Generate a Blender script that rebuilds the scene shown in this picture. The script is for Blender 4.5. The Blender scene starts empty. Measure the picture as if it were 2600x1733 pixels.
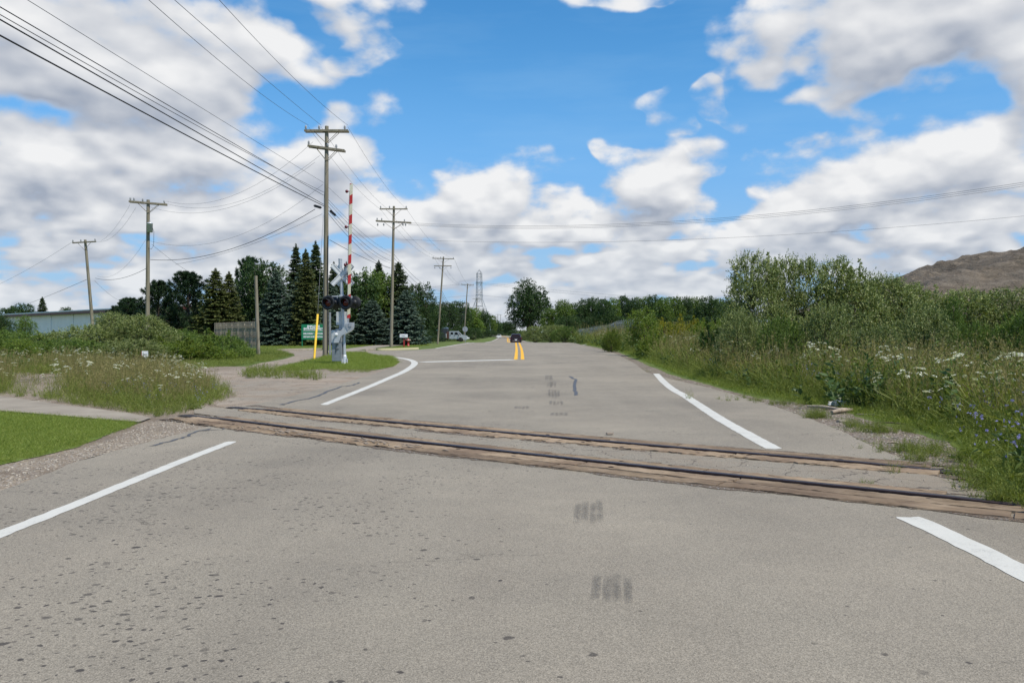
import bpy, bmesh, math, random
import numpy as np
from mathutils import Vector, Matrix

# ------------------------------------------------------------------ camera, sky, sun, exposure
S = bpy.context.scene
COL = S.collection
CAM_H = 1.5
PITCH = math.atan(23.5 / 2100)
cam_data = bpy.data.cameras.new('camera')
cam_data.sensor_width = 36.0
cam_data.lens = 36.0 * 2100 / 2600
cam_data.clip_start = 0.05
cam_data.clip_end = 9000
cam = bpy.data.objects.new('camera', cam_data)
COL.objects.link(cam)
cam.location = (0, 0, CAM_H)
cam.rotation_euler = (math.pi / 2 - PITCH, 0, 0)
S.camera = cam

SUN_ELEV = math.radians(58)
SUN_DIR = Vector((0.62, -0.50, 0)).normalized() * math.cos(SUN_ELEV) + Vector((0, 0, math.sin(SUN_ELEV)))
sun_data = bpy.data.lights.new('sun', 'SUN')
sun_data.energy = 5.0
sun_data.angle = math.radians(0.5)
sun_data.color = (1.0, 0.925, 0.80)
sun = bpy.data.objects.new('sun', sun_data)
COL.objects.link(sun)
sun.location = (30, -30, 60)
sun.rotation_euler = SUN_DIR.to_track_quat('Z', 'Y').to_euler()

S.view_settings.view_transform = 'Standard'
S.view_settings.look = 'None'
S.view_settings.gamma = 1
S.view_settings.use_curve_mapping = False
S.view_settings.exposure = 0.0
S.render.film_transparent = False
S.cycles.max_bounces = 5
S.cycles.diffuse_bounces = 2
S.cycles.transparent_max_bounces = 6


class NT:
    """small helper for writing node trees"""
    def __init__(s, tree):
        s.t = tree; s.n = tree.nodes; s.l = tree.links

    def new(s, kind, **kw):
        n = s.n.new(kind)
        for k, v in kw.items():
            setattr(n, k, v)
        return n

    def put(s, sock, v):
        if isinstance(v, bpy.types.NodeSocket):
            s.l.new(v, sock)
        elif v is not None:
            sock.default_value = v

    def m(s, op, a, b=None, c=None, clamp=False):
        n = s.new('ShaderNodeMath', operation=op); n.use_clamp = clamp
        for i, v in enumerate((a, b, c)):
            s.put(n.inputs[i], v) if v is not None else None
        return n.outputs[0]

    def v(s, op, a, b=None, scale=None):
        n = s.new('ShaderNodeVectorMath', operation=op)
        s.put(n.inputs[0], a)
        if b is not None: s.put(n.inputs[1], b)
        if scale is not None: s.put(n.inputs['Scale'], scale)
        return n.outputs['Value'] if op in ('LENGTH', 'DOT_PRODUCT', 'DISTANCE') else n.outputs[0]

    def noise(s, vec, scale, detail=4, rough=0.55, dist=0.0, col=False, lac=2.0):
        n = s.new('ShaderNodeTexNoise')
        s.put(n.inputs['Vector'], vec)
        n.inputs['Scale'].default_value = scale; n.inputs['Detail'].default_value = detail
        n.inputs['Roughness'].default_value = rough; n.inputs['Distortion'].default_value = dist
        n.inputs['Lacunarity'].default_value = lac
        return n.outputs['Color'] if col else n.outputs['Fac']

    def voro(s, vec, scale, feature='F1', out='Distance', rnd=1.0):
        n = s.new('ShaderNodeTexVoronoi', feature=feature)
        s.put(n.inputs['Vector'], vec)
        n.inputs['Scale'].default_value = scale; n.inputs['Randomness'].default_value = rnd
        return n if out is None else n.outputs[out]

    def map(s, v, a, b, c=0.0, d=1.0, smooth=False):
        n = s.new('ShaderNodeMapRange')
        n.interpolation_type = 'SMOOTHSTEP' if smooth else 'LINEAR'
        s.put(n.inputs['Value'], v)
        for k, x in (('From Min', a), ('From Max', b), ('To Min', c), ('To Max', d)):
            s.put(n.inputs[k], x)
        return n.outputs[0]

    def mix(s, f, a, b, blend='MIX'):
        n = s.new('ShaderNodeMix', data_type='RGBA', blend_type=blend)
        s.put(n.inputs[0], f)
        for sock, v in ((n.inputs[6], a), (n.inputs[7], b)):
            if isinstance(v, (tuple, list)) and len(v) == 3: v = (*v, 1)
            s.put(sock, v)
        return n.outputs[2]

    def xyz(s, v):
        n = s.new('ShaderNodeSeparateXYZ'); s.put(n.inputs[0], v); return n.outputs

    def comb(s, x, y, z):
        n = s.new('ShaderNodeCombineXYZ')
        for i, q in enumerate((x, y, z)): s.put(n.inputs[i], q)
        return n.outputs[0]


def cloud_group(name, det):
    # cloud density group: direction -> density
    g = bpy.data.node_groups.new(name, 'ShaderNodeTree')
    g.interface.new_socket('Dir', in_out='INPUT', socket_type='NodeSocketVector')
    g.interface.new_socket('D', in_out='OUTPUT', socket_type='NodeSocketFloat')
    g.interface.new_socket('Edge', in_out='OUTPUT', socket_type='NodeSocketFloat')
    n = NT(g)
    gi = n.new('NodeGroupInput'); go = n.new('NodeGroupOutput')
    d = n.v('NORMALIZE', gi.outputs[0])
    x, y, z = n.xyz(d)
    el = n.m('ARCSINE', z)
    az = n.m('ARCTAN2', x, y)
    p0 = n.comb(az, el, 0.0)
    # domain warp so the masses are ragged
    zs = n.comb(x, y, n.m('MULTIPLY', z, 1.45))
    wn = n.noise(zs, 5.0, 3, 0.6, col=True)
    wv = n.v('SUBTRACT', wn, (0.5, 0.5, 0.5))
    p = n.v('ADD', p0, n.v('MULTIPLY', wv, (0.28, 0.11, 0.0)))
    # masses of cloud (photo x, y, half-width, half-height, weight) -> azimuth, elevation
    blobs = [
        (110, 90, 400, 190, 1.0), (400, 200, 230, 140, .95), (560, 110, 130, 90, .7), (860, 20, 130, 60, .45),
        (60, 430, 230, 130, .9), (370, 390, 260, 110, .95), (330, 560, 520, 110, .9),
        (860, 430, 170, 90, 1.0), (700, 540, 300, 90, .9), (1000, 570, 230, 60, .8),
        (1250, 510, 165, 75, 1.15), (1180, 560, 220, 50, .9), (1670, 470, 150, 80, 1.15), (1520, 560, 280, 50, .8),
        (1960, 530, 190, 75, 1.0), (2200, 480, 200, 100, 1.0), (2480, 420, 260, 130, 1.1), (2350, 570, 450, 60, .9),
        (2330, 50, 260, 140, 1.15), (2140, 130, 140, 120, .9), (2110, 240, 80, 60, .6), (2620, 190, 110, 170, .9),
        (1690, 275, 60, 34, -.16), (1860, 245, 45, 42, -.14), (1895, 325, 50, 24, -.16), (2000, 395, 95, 38, .25), (1535, 405, 45, 32, .2),
        (1600, -10, 130, 20, .35), (860, 140, 90, 50, .15),
        (300, 670, 700, 60, .75), (1350, 655, 330, 50, .75), (1900, 640, 420, 55, .8), (2450, 640, 420, 50, .85),
        (1000, 660, 250, 45, .7), (600, 640, 300, 40, .6), (1700, 720, 500, 25, .6), (1250, 740, 400, 25, .5),
    ]
    holes = [(2420, 235, 150, 65, 1.2), (660, 280, 110, 60, 1.2), (90, 275, 150, 35, .9), (300, 370, 60, 30, .6), (560, 610, 130, 30, .8),
             (1130, 650, 60, 30, 1.0), (1480, 650, 60, 25, .9), (1990, 250, 60, 100, .7), (1840, 470, 50, 60, 1.0), (1130, 400, 90, 60, .6), (700, 20, 80, 60, .6)]
    acc = None
    for (bx, by, rx, ry, wgt) in blobs + holes:
        a = math.atan((bx - 1300) / 2100); e = math.atan((843 - by) / 2100 * math.cos(a))
        q = n.v('SUBTRACT', p, (a, e, 0))
        q = n.v('MULTIPLY', q, (2100 / rx, 2100 / ry, 0))
        r = n.v('LENGTH', q)
        if (bx, by, rx, ry, wgt) in holes:
            acc = n.m('SUBTRACT', acc, n.m('MULTIPLY', n.m('MAXIMUM', n.m('SUBTRACT', 1.3, r), 0.0), wgt * 0.6))
            continue
        f = n.m('MINIMUM', n.m('SUBTRACT', 1.25, r), wgt)
        acc = f if acc is None else n.m('SMOOTH_MAX', acc, f, 0.25)
    # the rest of the dome: broken cumulus everywhere outside the measured part
    wide = n.noise(zs, 2.6, 3, 0.55)
    wide = n.map(wide, 0.48, 0.72, -1.0, 1.0)
    ahead = n.map(n.m('ABSOLUTE', az), 0.60, 0.80, 0.0, 1.0, True)
    high = n.map(el, 0.42, 0.55, 0.0, 1.0, True)
    out = n.m('MAXIMUM', ahead, high)
    mm = n.new('ShaderNodeMix', data_type='FLOAT')
    n.put(mm.inputs[0], out); n.put(mm.inputs[2], n.m('MAXIMUM', acc, -1.2)); n.put(mm.inputs[3], wide)
    base = mm.outputs[0]
    # layered small cumulus towards the horizon
    zl = n.comb(x, y, n.m('MULTIPLY', z, 2.9))
    low = n.map(n.noise(zl, 12.0, 2, 0.5), 0.30, 0.52, -0.45, 1.0)
    lowmask = n.map(el, 0.165, 0.085, 0.0, 1.0, True)
    mm2 = n.new('ShaderNodeMix', data_type='FLOAT')
    n.put(mm2.inputs[0], n.m('MULTIPLY', lowmask, 0.8)); n.put(mm2.inputs[2], base); n.put(mm2.inputs[3], low)
    base = mm2.outputs[0]
    # billows, finer towards the horizon
    fb1 = n.noise(zs, 8.0, det, 0.60, 0.1)
    zm = n.comb(x, y, n.m('MULTIPLY', z, 1.8))
    fb2 = n.noise(zm, 19.0, det, 0.60, 0.1)
    t = n.map(el, 0.05, 0.30, 1.0, 0.25, True)
    mm3 = n.new('ShaderNodeMix', data_type='FLOAT')
    n.put(mm3.inputs[0], t); n.put(mm3.inputs[2], fb1); n.put(mm3.inputs[3], fb2)
    # rounded puffs: nested cells, larger overhead, smaller towards the horizon
    wz = n.v('ADD', zm, n.v('SCALE', wv, scale=0.05))
    pf = []
    for sc_, am in ((15.0, 1.0), (34.0, 0.5)) if det > 3 else ((15.0, 1.0),):
        vn = n.new('ShaderNodeTexVoronoi', feature='SMOOTH_F1'); n.put(vn.inputs['Vector'], wz)
        vn.inputs['Scale'].default_value = sc_; vn.inputs['Smoothness'].default_value = 0.25
        pf.append(n.m('MULTIPLY', n.m('SUBTRACT', 0.48, vn.outputs['Distance']), am))
    puff = pf[0] if len(pf) == 1 else n.m('ADD', pf[0], pf[1])
    fb = n.m('ADD', n.m('MULTIPLY', n.m('SUBTRACT', mm3.outputs[0], 0.5), 0.80), n.m('MULTIPLY', puff, 0.27))
    dens = n.m('ADD', base, n.m('MULTIPLY', fb, 2.9))
    n.l.new(dens, go.inputs['D'])
    n.l.new(fb, go.inputs['Edge'])
    return g


def build_sky():
    w = bpy.data.worlds.new('World'); S.world = w; w.use_nodes = True
    w.node_tree.nodes.clear()
    w.cycles.sampling_method = 'NONE'
    gh = cloud_group('cloud_density', 5); gl = cloud_group('cloud_density_soft', 2)

    n = NT(w.node_tree)
    tc = n.new('ShaderNodeTexCoord')
    d = tc.outputs['Generated']
    def den(vec, g):
        k = n.new('ShaderNodeGroup'); k.node_tree = g
        n.l.new(vec, k.inputs[0]); return k.outputs[0]
    D0 = den(d, gh)
    L0 = den(d, gl)
    L1 = den(n.v('ADD', d, (0.005, 0.0, 0.012)), gh)
    L2 = den(n.v('ADD', d, (0.012, 0.0, 0.040)), gl)
    cover = n.map(D0, -0.16, 0.36, 0.0, 1.0, True)
    # brightness: lit upper sides, grey flat bases where there is cloud above
    grad = n.m('ADD', n.m('MULTIPLY', n.m('SUBTRACT', D0, L1), 0.42), n.m('MULTIPLY', n.m('SUBTRACT', L0, L2), 0.62))
    thick = n.map(D0, 0.2, 1.8, 0.0, 0.16)
    lit = n.m('SUBTRACT', n.m('ADD', grad, 0.72), thick)
    lit = n.map(lit, 0.10, 1.30, 0.0, 1.0)
    ccol = n.mix(lit, (0.37, 0.41, 0.49), (0.91, 0.905, 0.90))
    thin = n.map(D0, -0.1, 0.5, 0.0, 1.0)
    ccol = n.mix(thin, (0.48, 0.60, 0.78), ccol)
    el = n.m('ARCSINE', n.xyz(n.v('NORMALIZE', d))[2])
    hz = n.map(el, 0.16, 0.0, 0.0, 0.45, True)
    ccol = n.mix(hz, ccol, (0.60, 0.67, 0.76))
    ccol = n.v('SCALE', ccol, scale=6.67)
    sky = n.new('ShaderNodeTexSky', sky_type='NISHITA')
    sky.sun_disc = False
    sky.sun_elevation = SUN_ELEV
    sky.sun_rotation = math.atan2(SUN_DIR.x, SUN_DIR.y)
    sky.air_density = 1.0; sky.dust_density = 0.25; sky.ozone_density = 1.6
    hs = n.new('ShaderNodeHueSaturation'); hs.inputs['Saturation'].default_value = 1.38; hs.inputs['Value'].default_value = 1.10
    hs.inputs['Hue'].default_value = 0.497
    n.l.new(sky.outputs[0], hs.inputs['Color'])
    veil = n.noise(n.comb(n.xyz(d)[0], n.xyz(d)[1], n.m('MULTIPLY', n.xyz(d)[2], 6.0)), 3.0, 5, 0.6)
    low_blue = n.map(el, 0.34, 0.02, 0.0, 0.92, True)
    blue = n.mix(n.map(el, 0.22, 0.0, 0.0, 1.0, True), (0.95, 2.45, 5.3), (2.1, 3.5, 5.2))
    skyb = n.mix(low_blue, hs.outputs[0], blue)
    skyc = n.mix(n.map(veil, 0.45, 0.75, 0.0, 0.12), skyb, (3.4, 5.0, 6.2))
    c = n.mix(n.m('MULTIPLY', cover, 0.96), skyc, ccol)
    bg = n.new('ShaderNodeBackground'); bg.inputs['Strength'].default_value = 0.15
    n.l.new(c, bg.inputs['Color'])
    o = n.new('ShaderNodeOutputWorld'); n.l.new(bg.outputs[0], o.inputs['Surface'])


build_sky()


# ------------------------------------------------------------------ helpers
def sstep(a, b, x):
    t = min(1, max(0, (x - a) / (b - a))); return t * t * (3 - 2 * t)


def H(x, y):
    """height of the ground: level crossing, a crest in the road, lower ground beyond"""
    road = -0.55 * sstep(116, 140, y) - 0.25 * sstep(150, 215, y)
    side = -0.50 * min(1, max(0, (y - 88) / 57)) - 0.30 * sstep(145, 215, y)
    w = sstep(-10.5, -6.5, x)
    return side * (1 - w) + road * w


def ray(px, py):
    u = (px - 1300) / 2100; v = (866.5 - py) / 2100
    d = Vector((u, math.cos(PITCH) + v * math.sin(PITCH), -math.sin(PITCH) + v * math.cos(PITCH)))
    return d / d.y


def P(px, py, dist):
    """the point of the place seen at photo pixel (px, py), dist metres ahead"""
    return Vector((0, 0, CAM_H)) + ray(px, py) * dist


def G(px, py, far=600):
    """the ground point at a photo pixel"""
    d = ray(px, py)
    if d.z >= -1e-5: return Vector((d.x * far, far, H(d.x * far, far)))
    t = 1.5; st = 0.25
    while t < far:
        if CAM_H + d.z * t <= H(d.x * t, t):
            lo, hi = t - st, t
            for _ in range(20):
                mid = (lo + hi) / 2
                if CAM_H + d.z * mid <= H(d.x * mid, mid): hi = mid
                else: lo = mid
            return Vector((d.x * hi, hi, H(d.x * hi, hi)))
        st = max(0.25, t * 0.01); t += st
    return Vector((d.x * far, far, H(d.x * far, far)))


def A(px, dist):
    """ground point at column px, dist metres ahead"""
    x = (px - 1300) / 2100 * dist
    return Vector((x, dist, H(x, dist)))


def tag(o, label=None, cat=None, group=None, kind=None):
    if label: o['label'] = label
    if cat: o['category'] = cat
    if group: o['group'] = group
    if kind: o['kind'] = kind
    return o


def empty(name, loc=(0, 0, 0), rz=0, label=None, cat=None, group=None, kind=None):
    o = bpy.data.objects.new(name, None); COL.objects.link(o)
    o.location = loc; o.rotation_euler = (0, 0, rz); o.empty_display_size = 0.3
    return tag(o, label, cat, group, kind)


def link_mesh(name, me, mat=None, parent=None, loc=None):
    o = bpy.data.objects.new(name, me); COL.objects.link(o)
    if mat:
        for k in (mat if isinstance(mat, (list, tuple)) else [mat]): me.materials.append(k)
    if parent: o.parent = parent
    if loc is not None: o.location = loc
    return o


def mesh_np(name, verts, faces, tint=None, smooth=False):
    """fast mesh from arrays; faces (n,k)"""
    verts = np.asarray(verts, dtype=np.float32); faces = np.asarray(faces, dtype=np.int32)
    me = bpy.data.meshes.new(name)
    k = faces.shape[1]
    me.vertices.add(len(verts)); me.vertices.foreach_set('co', verts.ravel())
    me.loops.add(faces.size); me.loops.foreach_set('vertex_index', faces.ravel())
    me.polygons.add(len(faces))
    me.polygons.foreach_set('loop_start', np.arange(0, faces.size, k, dtype=np.int32))
    me.polygons.foreach_set('loop_total', np.full(len(faces), k, dtype=np.int32))
    if smooth: me.polygons.foreach_set('use_smooth', np.ones(len(faces), dtype=bool))
    if tint is not None:
        at = me.attributes.new('tint', 'FLOAT', 'POINT'); at.data.foreach_set('value', np.asarray(tint, dtype=np.float32))
    me.update(); me.validate()
    return me


class MB:
    """collects simple shapes into one mesh"""
    def __init__(s): s.v = []; s.f = []; s.sm = []; s.mi = []; s.cur = 0

    def add(s, verts, faces, smooth=False):
        b = len(s.v); s.v += [tuple(v) for v in verts]; s.f += [tuple(b + i for i in f) for f in faces]
        s.sm += [smooth] * len(faces); s.mi += [s.cur] * len(faces); return s

    def box(s, c, size, rot=None, bev=0.0):
        c = Vector(c); hx, hy, hz = [q / 2 for q in size]
        R = rot if rot is not None else Matrix.Identity(3)
        if bev <= 0:
            vs = [Vector((x * hx, y * hy, z * hz)) for z in (-1, 1) for y in (-1, 1) for x in (-1, 1)]
            fs = [(0, 2, 3, 1), (4, 5, 7, 6), (0, 1, 5, 4), (2, 6, 7, 3), (0, 4, 6, 2), (1, 3, 7, 5)]
            return s.add([c + R @ v for v in vs], fs)
        bm = bmesh.new(); bmesh.ops.create_cube(bm, size=1.0)
        for v in bm.verts: v.co = Vector((v.co.x * hx * 2, v.co.y * hy * 2, v.co.z * hz * 2))
        bmesh.ops.bevel(bm, geom=bm.edges[:], offset=bev, segments=2, affect='EDGES', clamp_overlap=True)
        bm.verts.index_update()
        s.add([c + R @ v.co for v in bm.verts], [[v.index for v in f.verts] for f in bm.faces]); bm.free(); return s

    def tube(s, pts, r, n=8, caps=True):
        pts = [Vector(p) for p in pts]
        rs = r if isinstance(r, (list, tuple)) else [r] * len(pts)
        rings = []
        for i, p in enumerate(pts):
            t = (pts[min(i + 1, len(pts) - 1)] - pts[max(i - 1, 0)]).normalized()
            up = Vector((0, 0, 1)) if abs(t.z) < 0.9 else Vector((1, 0, 0))
            a = t.cross(up).normalized(); b = a.cross(t).normalized()
            rings.append([p + (a * math.cos(2 * math.pi * k / n) + b * math.sin(2 * math.pi * k / n)) * rs[i] for k in range(n)])
        vs = [v for R in rings for v in R]; fs = []
        for i in range(len(pts) - 1):
            for k in range(n):
                k2 = (k + 1) % n
                fs.append((i * n + k, i * n + k2, (i + 1) * n + k2, (i + 1) * n + k))
        s.add(vs, fs, True)
        if caps:
            s.add(rings[0], [tuple(range(n - 1, -1, -1))]); s.add(rings[-1], [tuple(range(n))])
        return s

    def lathe(s, prof, c=(0, 0, 0), n=20, axis='Z'):
        """prof: list of (radius, height)"""
        c = Vector(c); vs = []; fs = []
        for r, h in prof:
            for k in range(n):
                a = 2 * math.pi * k / n; q = Vector((r * math.cos(a), r * math.sin(a), h))
                if axis == 'Y': q = Vector((q.x, -q.z, q.y))
                if axis == 'X': q = Vector((q.z, q.y, -q.x))
                vs.append(c + q)
        for i in range(len(prof) - 1):
            for k in range(n):
                k2 = (k + 1) % n; fs.append((i * n + k, i * n + k2, (i + 1) * n + k2, (i + 1) * n + k))
        s.add(vs, fs, True)
        if prof[0][0] > 1e-4: s.add(vs[:n], [tuple(range(n - 1, -1, -1))])
        if prof[-1][0] > 1e-4: s.add(vs[-n:], [tuple(range(n))])
        return s

    def prism(s, poly, y0, y1):
        """poly in xz, extruded along y"""
        n = len(poly)
        vs = [(x, y0, z) for x, z in poly] + [(x, y1, z) for x, z in poly]
        fs = [tuple(range(n)), tuple(range(2 * n - 1, n - 1, -1))] + [(i, i + n, (i + 1) % n + n, (i + 1) % n) for i in range(n)]
        return s.add(vs, fs)

    def build(s, name, mat, parent=None, loc=None):
        me = bpy.data.meshes.new(name)
        me.from_pydata([tuple(v) for v in s.v], [], s.f)
        me.polygons.foreach_set('use_smooth', s.sm)
        me.polygons.foreach_set('material_index', s.mi)
        bm = bmesh.new(); bm.from_mesh(me); bmesh.ops.recalc_face_normals(bm, faces=bm.faces[:]); bm.to_mesh(me); bm.free()
        me.update()
        return link_mesh(name, me, mat, parent, loc)


def rotz(a): return Matrix.Rotation(a, 3, 'Z')


# ------------------------------------------------------------------ materials
def mat(name, build):
    m = bpy.data.materials.new(name); m.use_nodes = True
    n = NT(m.node_tree); n.n.clear()
    o = n.new('ShaderNodeOutputMaterial')
    b = n.new('ShaderNodeBsdfPrincipled')
    n.l.new(b.outputs[0], o.inputs['Surface'])
    r = build(n, b, o)
    return m


def setp(n, b, color=None, rough=None, metal=None, bump=None, bs=0.3, bd=0.01, spec=None):
    if color is not None: n.put(b.inputs['Base Color'], (*color, 1) if isinstance(color, tuple) and len(color) == 3 else color)
    if rough is not None: n.put(b.inputs['Roughness'], rough)
    if metal is not None: n.put(b.inputs['Metallic'], metal)
    if spec is not None: n.put(b.inputs['Specular IOR Level'], spec)
    if bump is not None:
        bn = n.new('ShaderNodeBump'); bn.inputs['Strength'].default_value = bs; bn.inputs['Distance'].default_value = bd
        n.l.new(bump, bn.inputs['Height']); n.l.new(bn.outputs[0], b.inputs['Normal'])


def objco(n): return n.new('ShaderNodeTexCoord').outputs['Object']


def m_plain(name, color, rough=0.6, metal=0.0, var=0.12, sc=6.0, bs=0.0):
    def f(n, b, o):
        c = objco(n)
        k = n.noise(c, sc, 5, 0.6)
        dark = tuple(q * (1 - var * 2) for q in color); lite = tuple(min(1, q * (1 + var)) for q in color)
        setp(n, b, n.mix(n.map(k, 0.3, 0.7), dark, lite), rough, metal, k if bs else None, bs)
    return mat(name, f)


def f_asphalt(n, b, o, tone=1.0, warm=1.0, marks=True, dirt=0.0):
    c = objco(n)
    big = n.noise(c, 0.22, 4, 0.6)
    mid = n.noise(c, 1.7, 4, 0.65)
    # stretched along the road: wheel paths and wash marks
    st = n.noise(n.v('MULTIPLY', c, (1.0, 0.07, 1.0)), 1.1, 3, 0.6)
    agg = n.voro(c, 165.0, out=None)
    g = n.xyz(agg.outputs['Color'])[0]
    g2 = n.noise(c, 190.0, 2, 0.7)
    base = n.mix(n.map(big, 0.35, 0.65), (0.188 * tone, 0.167 * tone, 0.138 * tone), (0.278 * tone * warm, 0.245 * tone, 0.197 * tone))
    base = n.mix(n.map(mid, 0.35, 0.7, 0.0, 0.30), base, (0.162 * tone, 0.148 * tone, 0.125 * tone))
    base = n.mix(n.map(st, 0.4, 0.65, 0.0, 0.35), base, (0.268 * tone, 0.240 * tone, 0.195 * tone))
    stone = n.map(g, 0.0, 1.0, 0.70, 1.30)
    sp = n.map(g2, 0.3, 0.7, 0.75, 1.25)
    base = n.mix(1.0, base, n.comb(n.m('MULTIPLY', stone, sp), n.m('MULTIPLY', stone, sp), n.m('MULTIPLY', stone, n.m('MULTIPLY', sp, 0.98))), 'MULTIPLY')
    if marks:
        x, y, z = n.xyz(c)
        # tar drips and oil spots, thick on the near left, sparse elsewhere
        zone = n.m('MULTIPLY', n.map(x, 0.6, -1.8, 0.0, 1.0, True), n.map(y, 13.5, 8.5, 0.0, 1.0, True))
        cl = n.noise(c, 0.8, 3, 0.6)
        zone = n.m('MULTIPLY', n.m('ADD', zone, 0.035), n.map(cl, 0.42, 0.62, 0.04, 1.35))
        warp = n.v('ADD', c, n.v('SCALE', n.v('SUBTRACT', n.noise(c, 18.0, 2, 0.5, col=True), (0.5, 0.5, 0.5)), scale=0.05))
        def spots(scale, r0, r1, seed):
            vv = n.voro(n.v('ADD', warp, (seed, seed * 2, 0)), scale, out=None); vv.voronoi_dimensions = '2D'
            cc = n.xyz(vv.outputs['Color'])
            r = n.m('MULTIPLY', n.map(cc[0], 0.0, 1.0, r0, r1), n.m('LESS_THAN', cc[1], n.m('MULTIPLY', zone, 0.85)))
            return n.m('MULTIPLY', n.map(vv.outputs['Distance'], r, n.m('MULTIPLY', r, 0.55), 0.0, 1.0, True), n.map(cc[2], 0, 1, 0.35, 1.0))
        s = n.m('MAXIMUM', spots(5.0, 0.05, 0.17, 0.0), spots(13.0, 0.08, 0.26, 3.3))
        ck = n.voro(n.v('ADD', c, n.v('SCALE', n.noise(c, 1.6, 5, 0.65, col=True), scale=0.9)), 0.30, feature='DISTANCE_TO_EDGE')
        ck = n.m('MULTIPLY', n.map(ck, 0.0032, 0.0012, 0.0, 0.55), n.map(n.noise(c, 0.35, 2, 0.5), 0.50, 0.58))
        base = n.mix(ck, base, (0.05 * tone, 0.045 * tone, 0.04 * tone))
        base = n.mix(n.m('MULTIPLY', s, 0.95), base, (0.045 * tone, 0.040 * tone, 0.038 * tone))
    if dirt:
        # dirt washed over the old surface, and a net of open cracks
        dn = n.noise(c, 0.9, 6, 0.7, 0.4)
        base = n.mix(n.map(dn, 0.44, 0.60, 0.0, dirt), base, (0.22, 0.165, 0.115))
        ck = n.voro(n.v('ADD', c, n.v('SCALE', n.noise(c, 3.0, 3, 0.6, col=True), scale=0.35)), 1.3, feature='DISTANCE_TO_EDGE')
        base = n.mix(n.map(ck, 0.012, 0.004, 0.0, 0.7), base, (0.05, 0.04, 0.035))
    gg = n.m('ADD', n.m('MULTIPLY', agg.outputs['Distance'], 1.0), n.m('MULTIPLY', g2, 0.6))
    setp(n, b, base, 0.92, 0, gg, 0.4, 0.003, 0.2)


def f_gravel(n, b, o, c1=(0.265, 0.210, 0.150), c2=(0.44, 0.375, 0.285), sc=38.0, grn=0.0):
    c = objco(n)
    v = n.voro(c, sc, out=None); v2 = n.voro(c, sc * 2.3, out=None)
    k = n.xyz(v.outputs['Color']); big = n.noise(c, 0.9, 4, 0.65)
    col = n.mix(k[0], c1, c2)
    col = n.mix(n.m('MULTIPLY', n.m('GREATER_THAN', k[1], 0.86), 0.7), col, (0.50, 0.48, 0.45))
    col = n.mix(n.map(big, 0.46, 0.66, 0, 0.6), col, (0.125, 0.092, 0.063))
    gap = n.map(v.outputs['Distance'], 0.25, 0.6, 0, 0.55)
    col = n.mix(gap, col, (0.13, 0.10, 0.078))
    if grn: col = n.mix(n.map(n.noise(c, 2.2, 5, 0.7), 0.5, 0.62, 0, grn), col, (0.10, 0.13, 0.03))
    h = n.m('SUBTRACT', 1.0, n.m('ADD', v.outputs['Distance'], n.m('MULTIPLY', v2.outputs['Distance'], 0.5)))
    setp(n, b, col, 0.95, 0, h, 0.9, 0.02, 0.2)


def f_ground(n, b, o):
    c = objco(n)
    a = n.noise(c, 0.35, 5, 0.65); d = n.noise(c, 6.0, 4, 0.7); e = n.noise(n.v('MULTIPLY', c, (1, 1, 1)), 45.0, 3, 0.7)
    col = n.mix(n.map(a, 0.35, 0.65), (0.075, 0.125, 0.024), (0.135, 0.165, 0.042))
    col = n.mix(n.map(d, 0.4, 0.7, 0, 0.6), col, (0.045, 0.070, 0.018))
    col = n.mix(n.map(e, 0.4, 0.7, 0, 0.5), col, (0.13, 0.155, 0.045))
    setp(n, b, col, 0.95, 0, e, 0.6, 0.03, 0.2)


def f_lawn(n, b, o):
    c = objco(n)
    a = n.noise(c, 0.8, 5, 0.65); e = n.noise(c, 60.0, 3, 0.7)
    col = n.mix(n.map(a, 0.35, 0.65), (0.120, 0.175, 0.030), (0.195, 0.235, 0.060))
    col = n.mix(n.map(e, 0.35, 0.7, 0, 0.6), col, (0.045, 0.085, 0.014))
    setp(n, b, col, 0.95, 0, e, 0.6, 0.02, 0.2)


def f_concrete(n, b, o):
    c = objco(n)
    a = n.noise(c, 1.1, 5, 0.65); e = n.noise(c, 70.0, 3, 0.7)
    col = n.mix(n.map(a, 0.3, 0.7), (0.215, 0.185, 0.145), (0.335, 0.295, 0.235))
    col = n.mix(n.map(e, 0.35, 0.7, 0, 0.35), col, (0.19, 0.17, 0.14))
    setp(n, b, col, 0.9, 0, e, 0.35, 0.005, 0.25)


def f_paint(col, worn=0.5):
    def f(n, b, o):
        c = objco(n)
        e = n.noise(c, 60.0, 4, 0.75); a = n.noise(c, 3.0, 4, 0.7)
        w = n.m('ADD', n.m('MULTIPLY', e, 0.6), n.m('MULTIPLY', a, 0.4))
        m = n.map(w, 0.535, 0.64, 0.0, worn)
        cc = n.mix(m, col, (0.26, 0.25, 0.23))
        cc = n.mix(n.map(a, 0.4, 0.75, 0, 0.25), cc, tuple(q * 0.72 for q in col))
        cc = n.mix(n.map(n.voro(c, 95.0), 0.0, 0.5, 0, 0.22), cc, tuple(q * 0.6 for q in col))
        setp(n, b, cc, 0.75, 0, e, 0.3, 0.003, 0.3)
    return f


def f_tar(n, b, o):
    c = objco(n); e = n.noise(c, 40.0, 4, 0.7)
    setp(n, b, n.mix(e, (0.045, 0.047, 0.052), (0.10, 0.10, 0.105)), 0.6)


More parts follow.
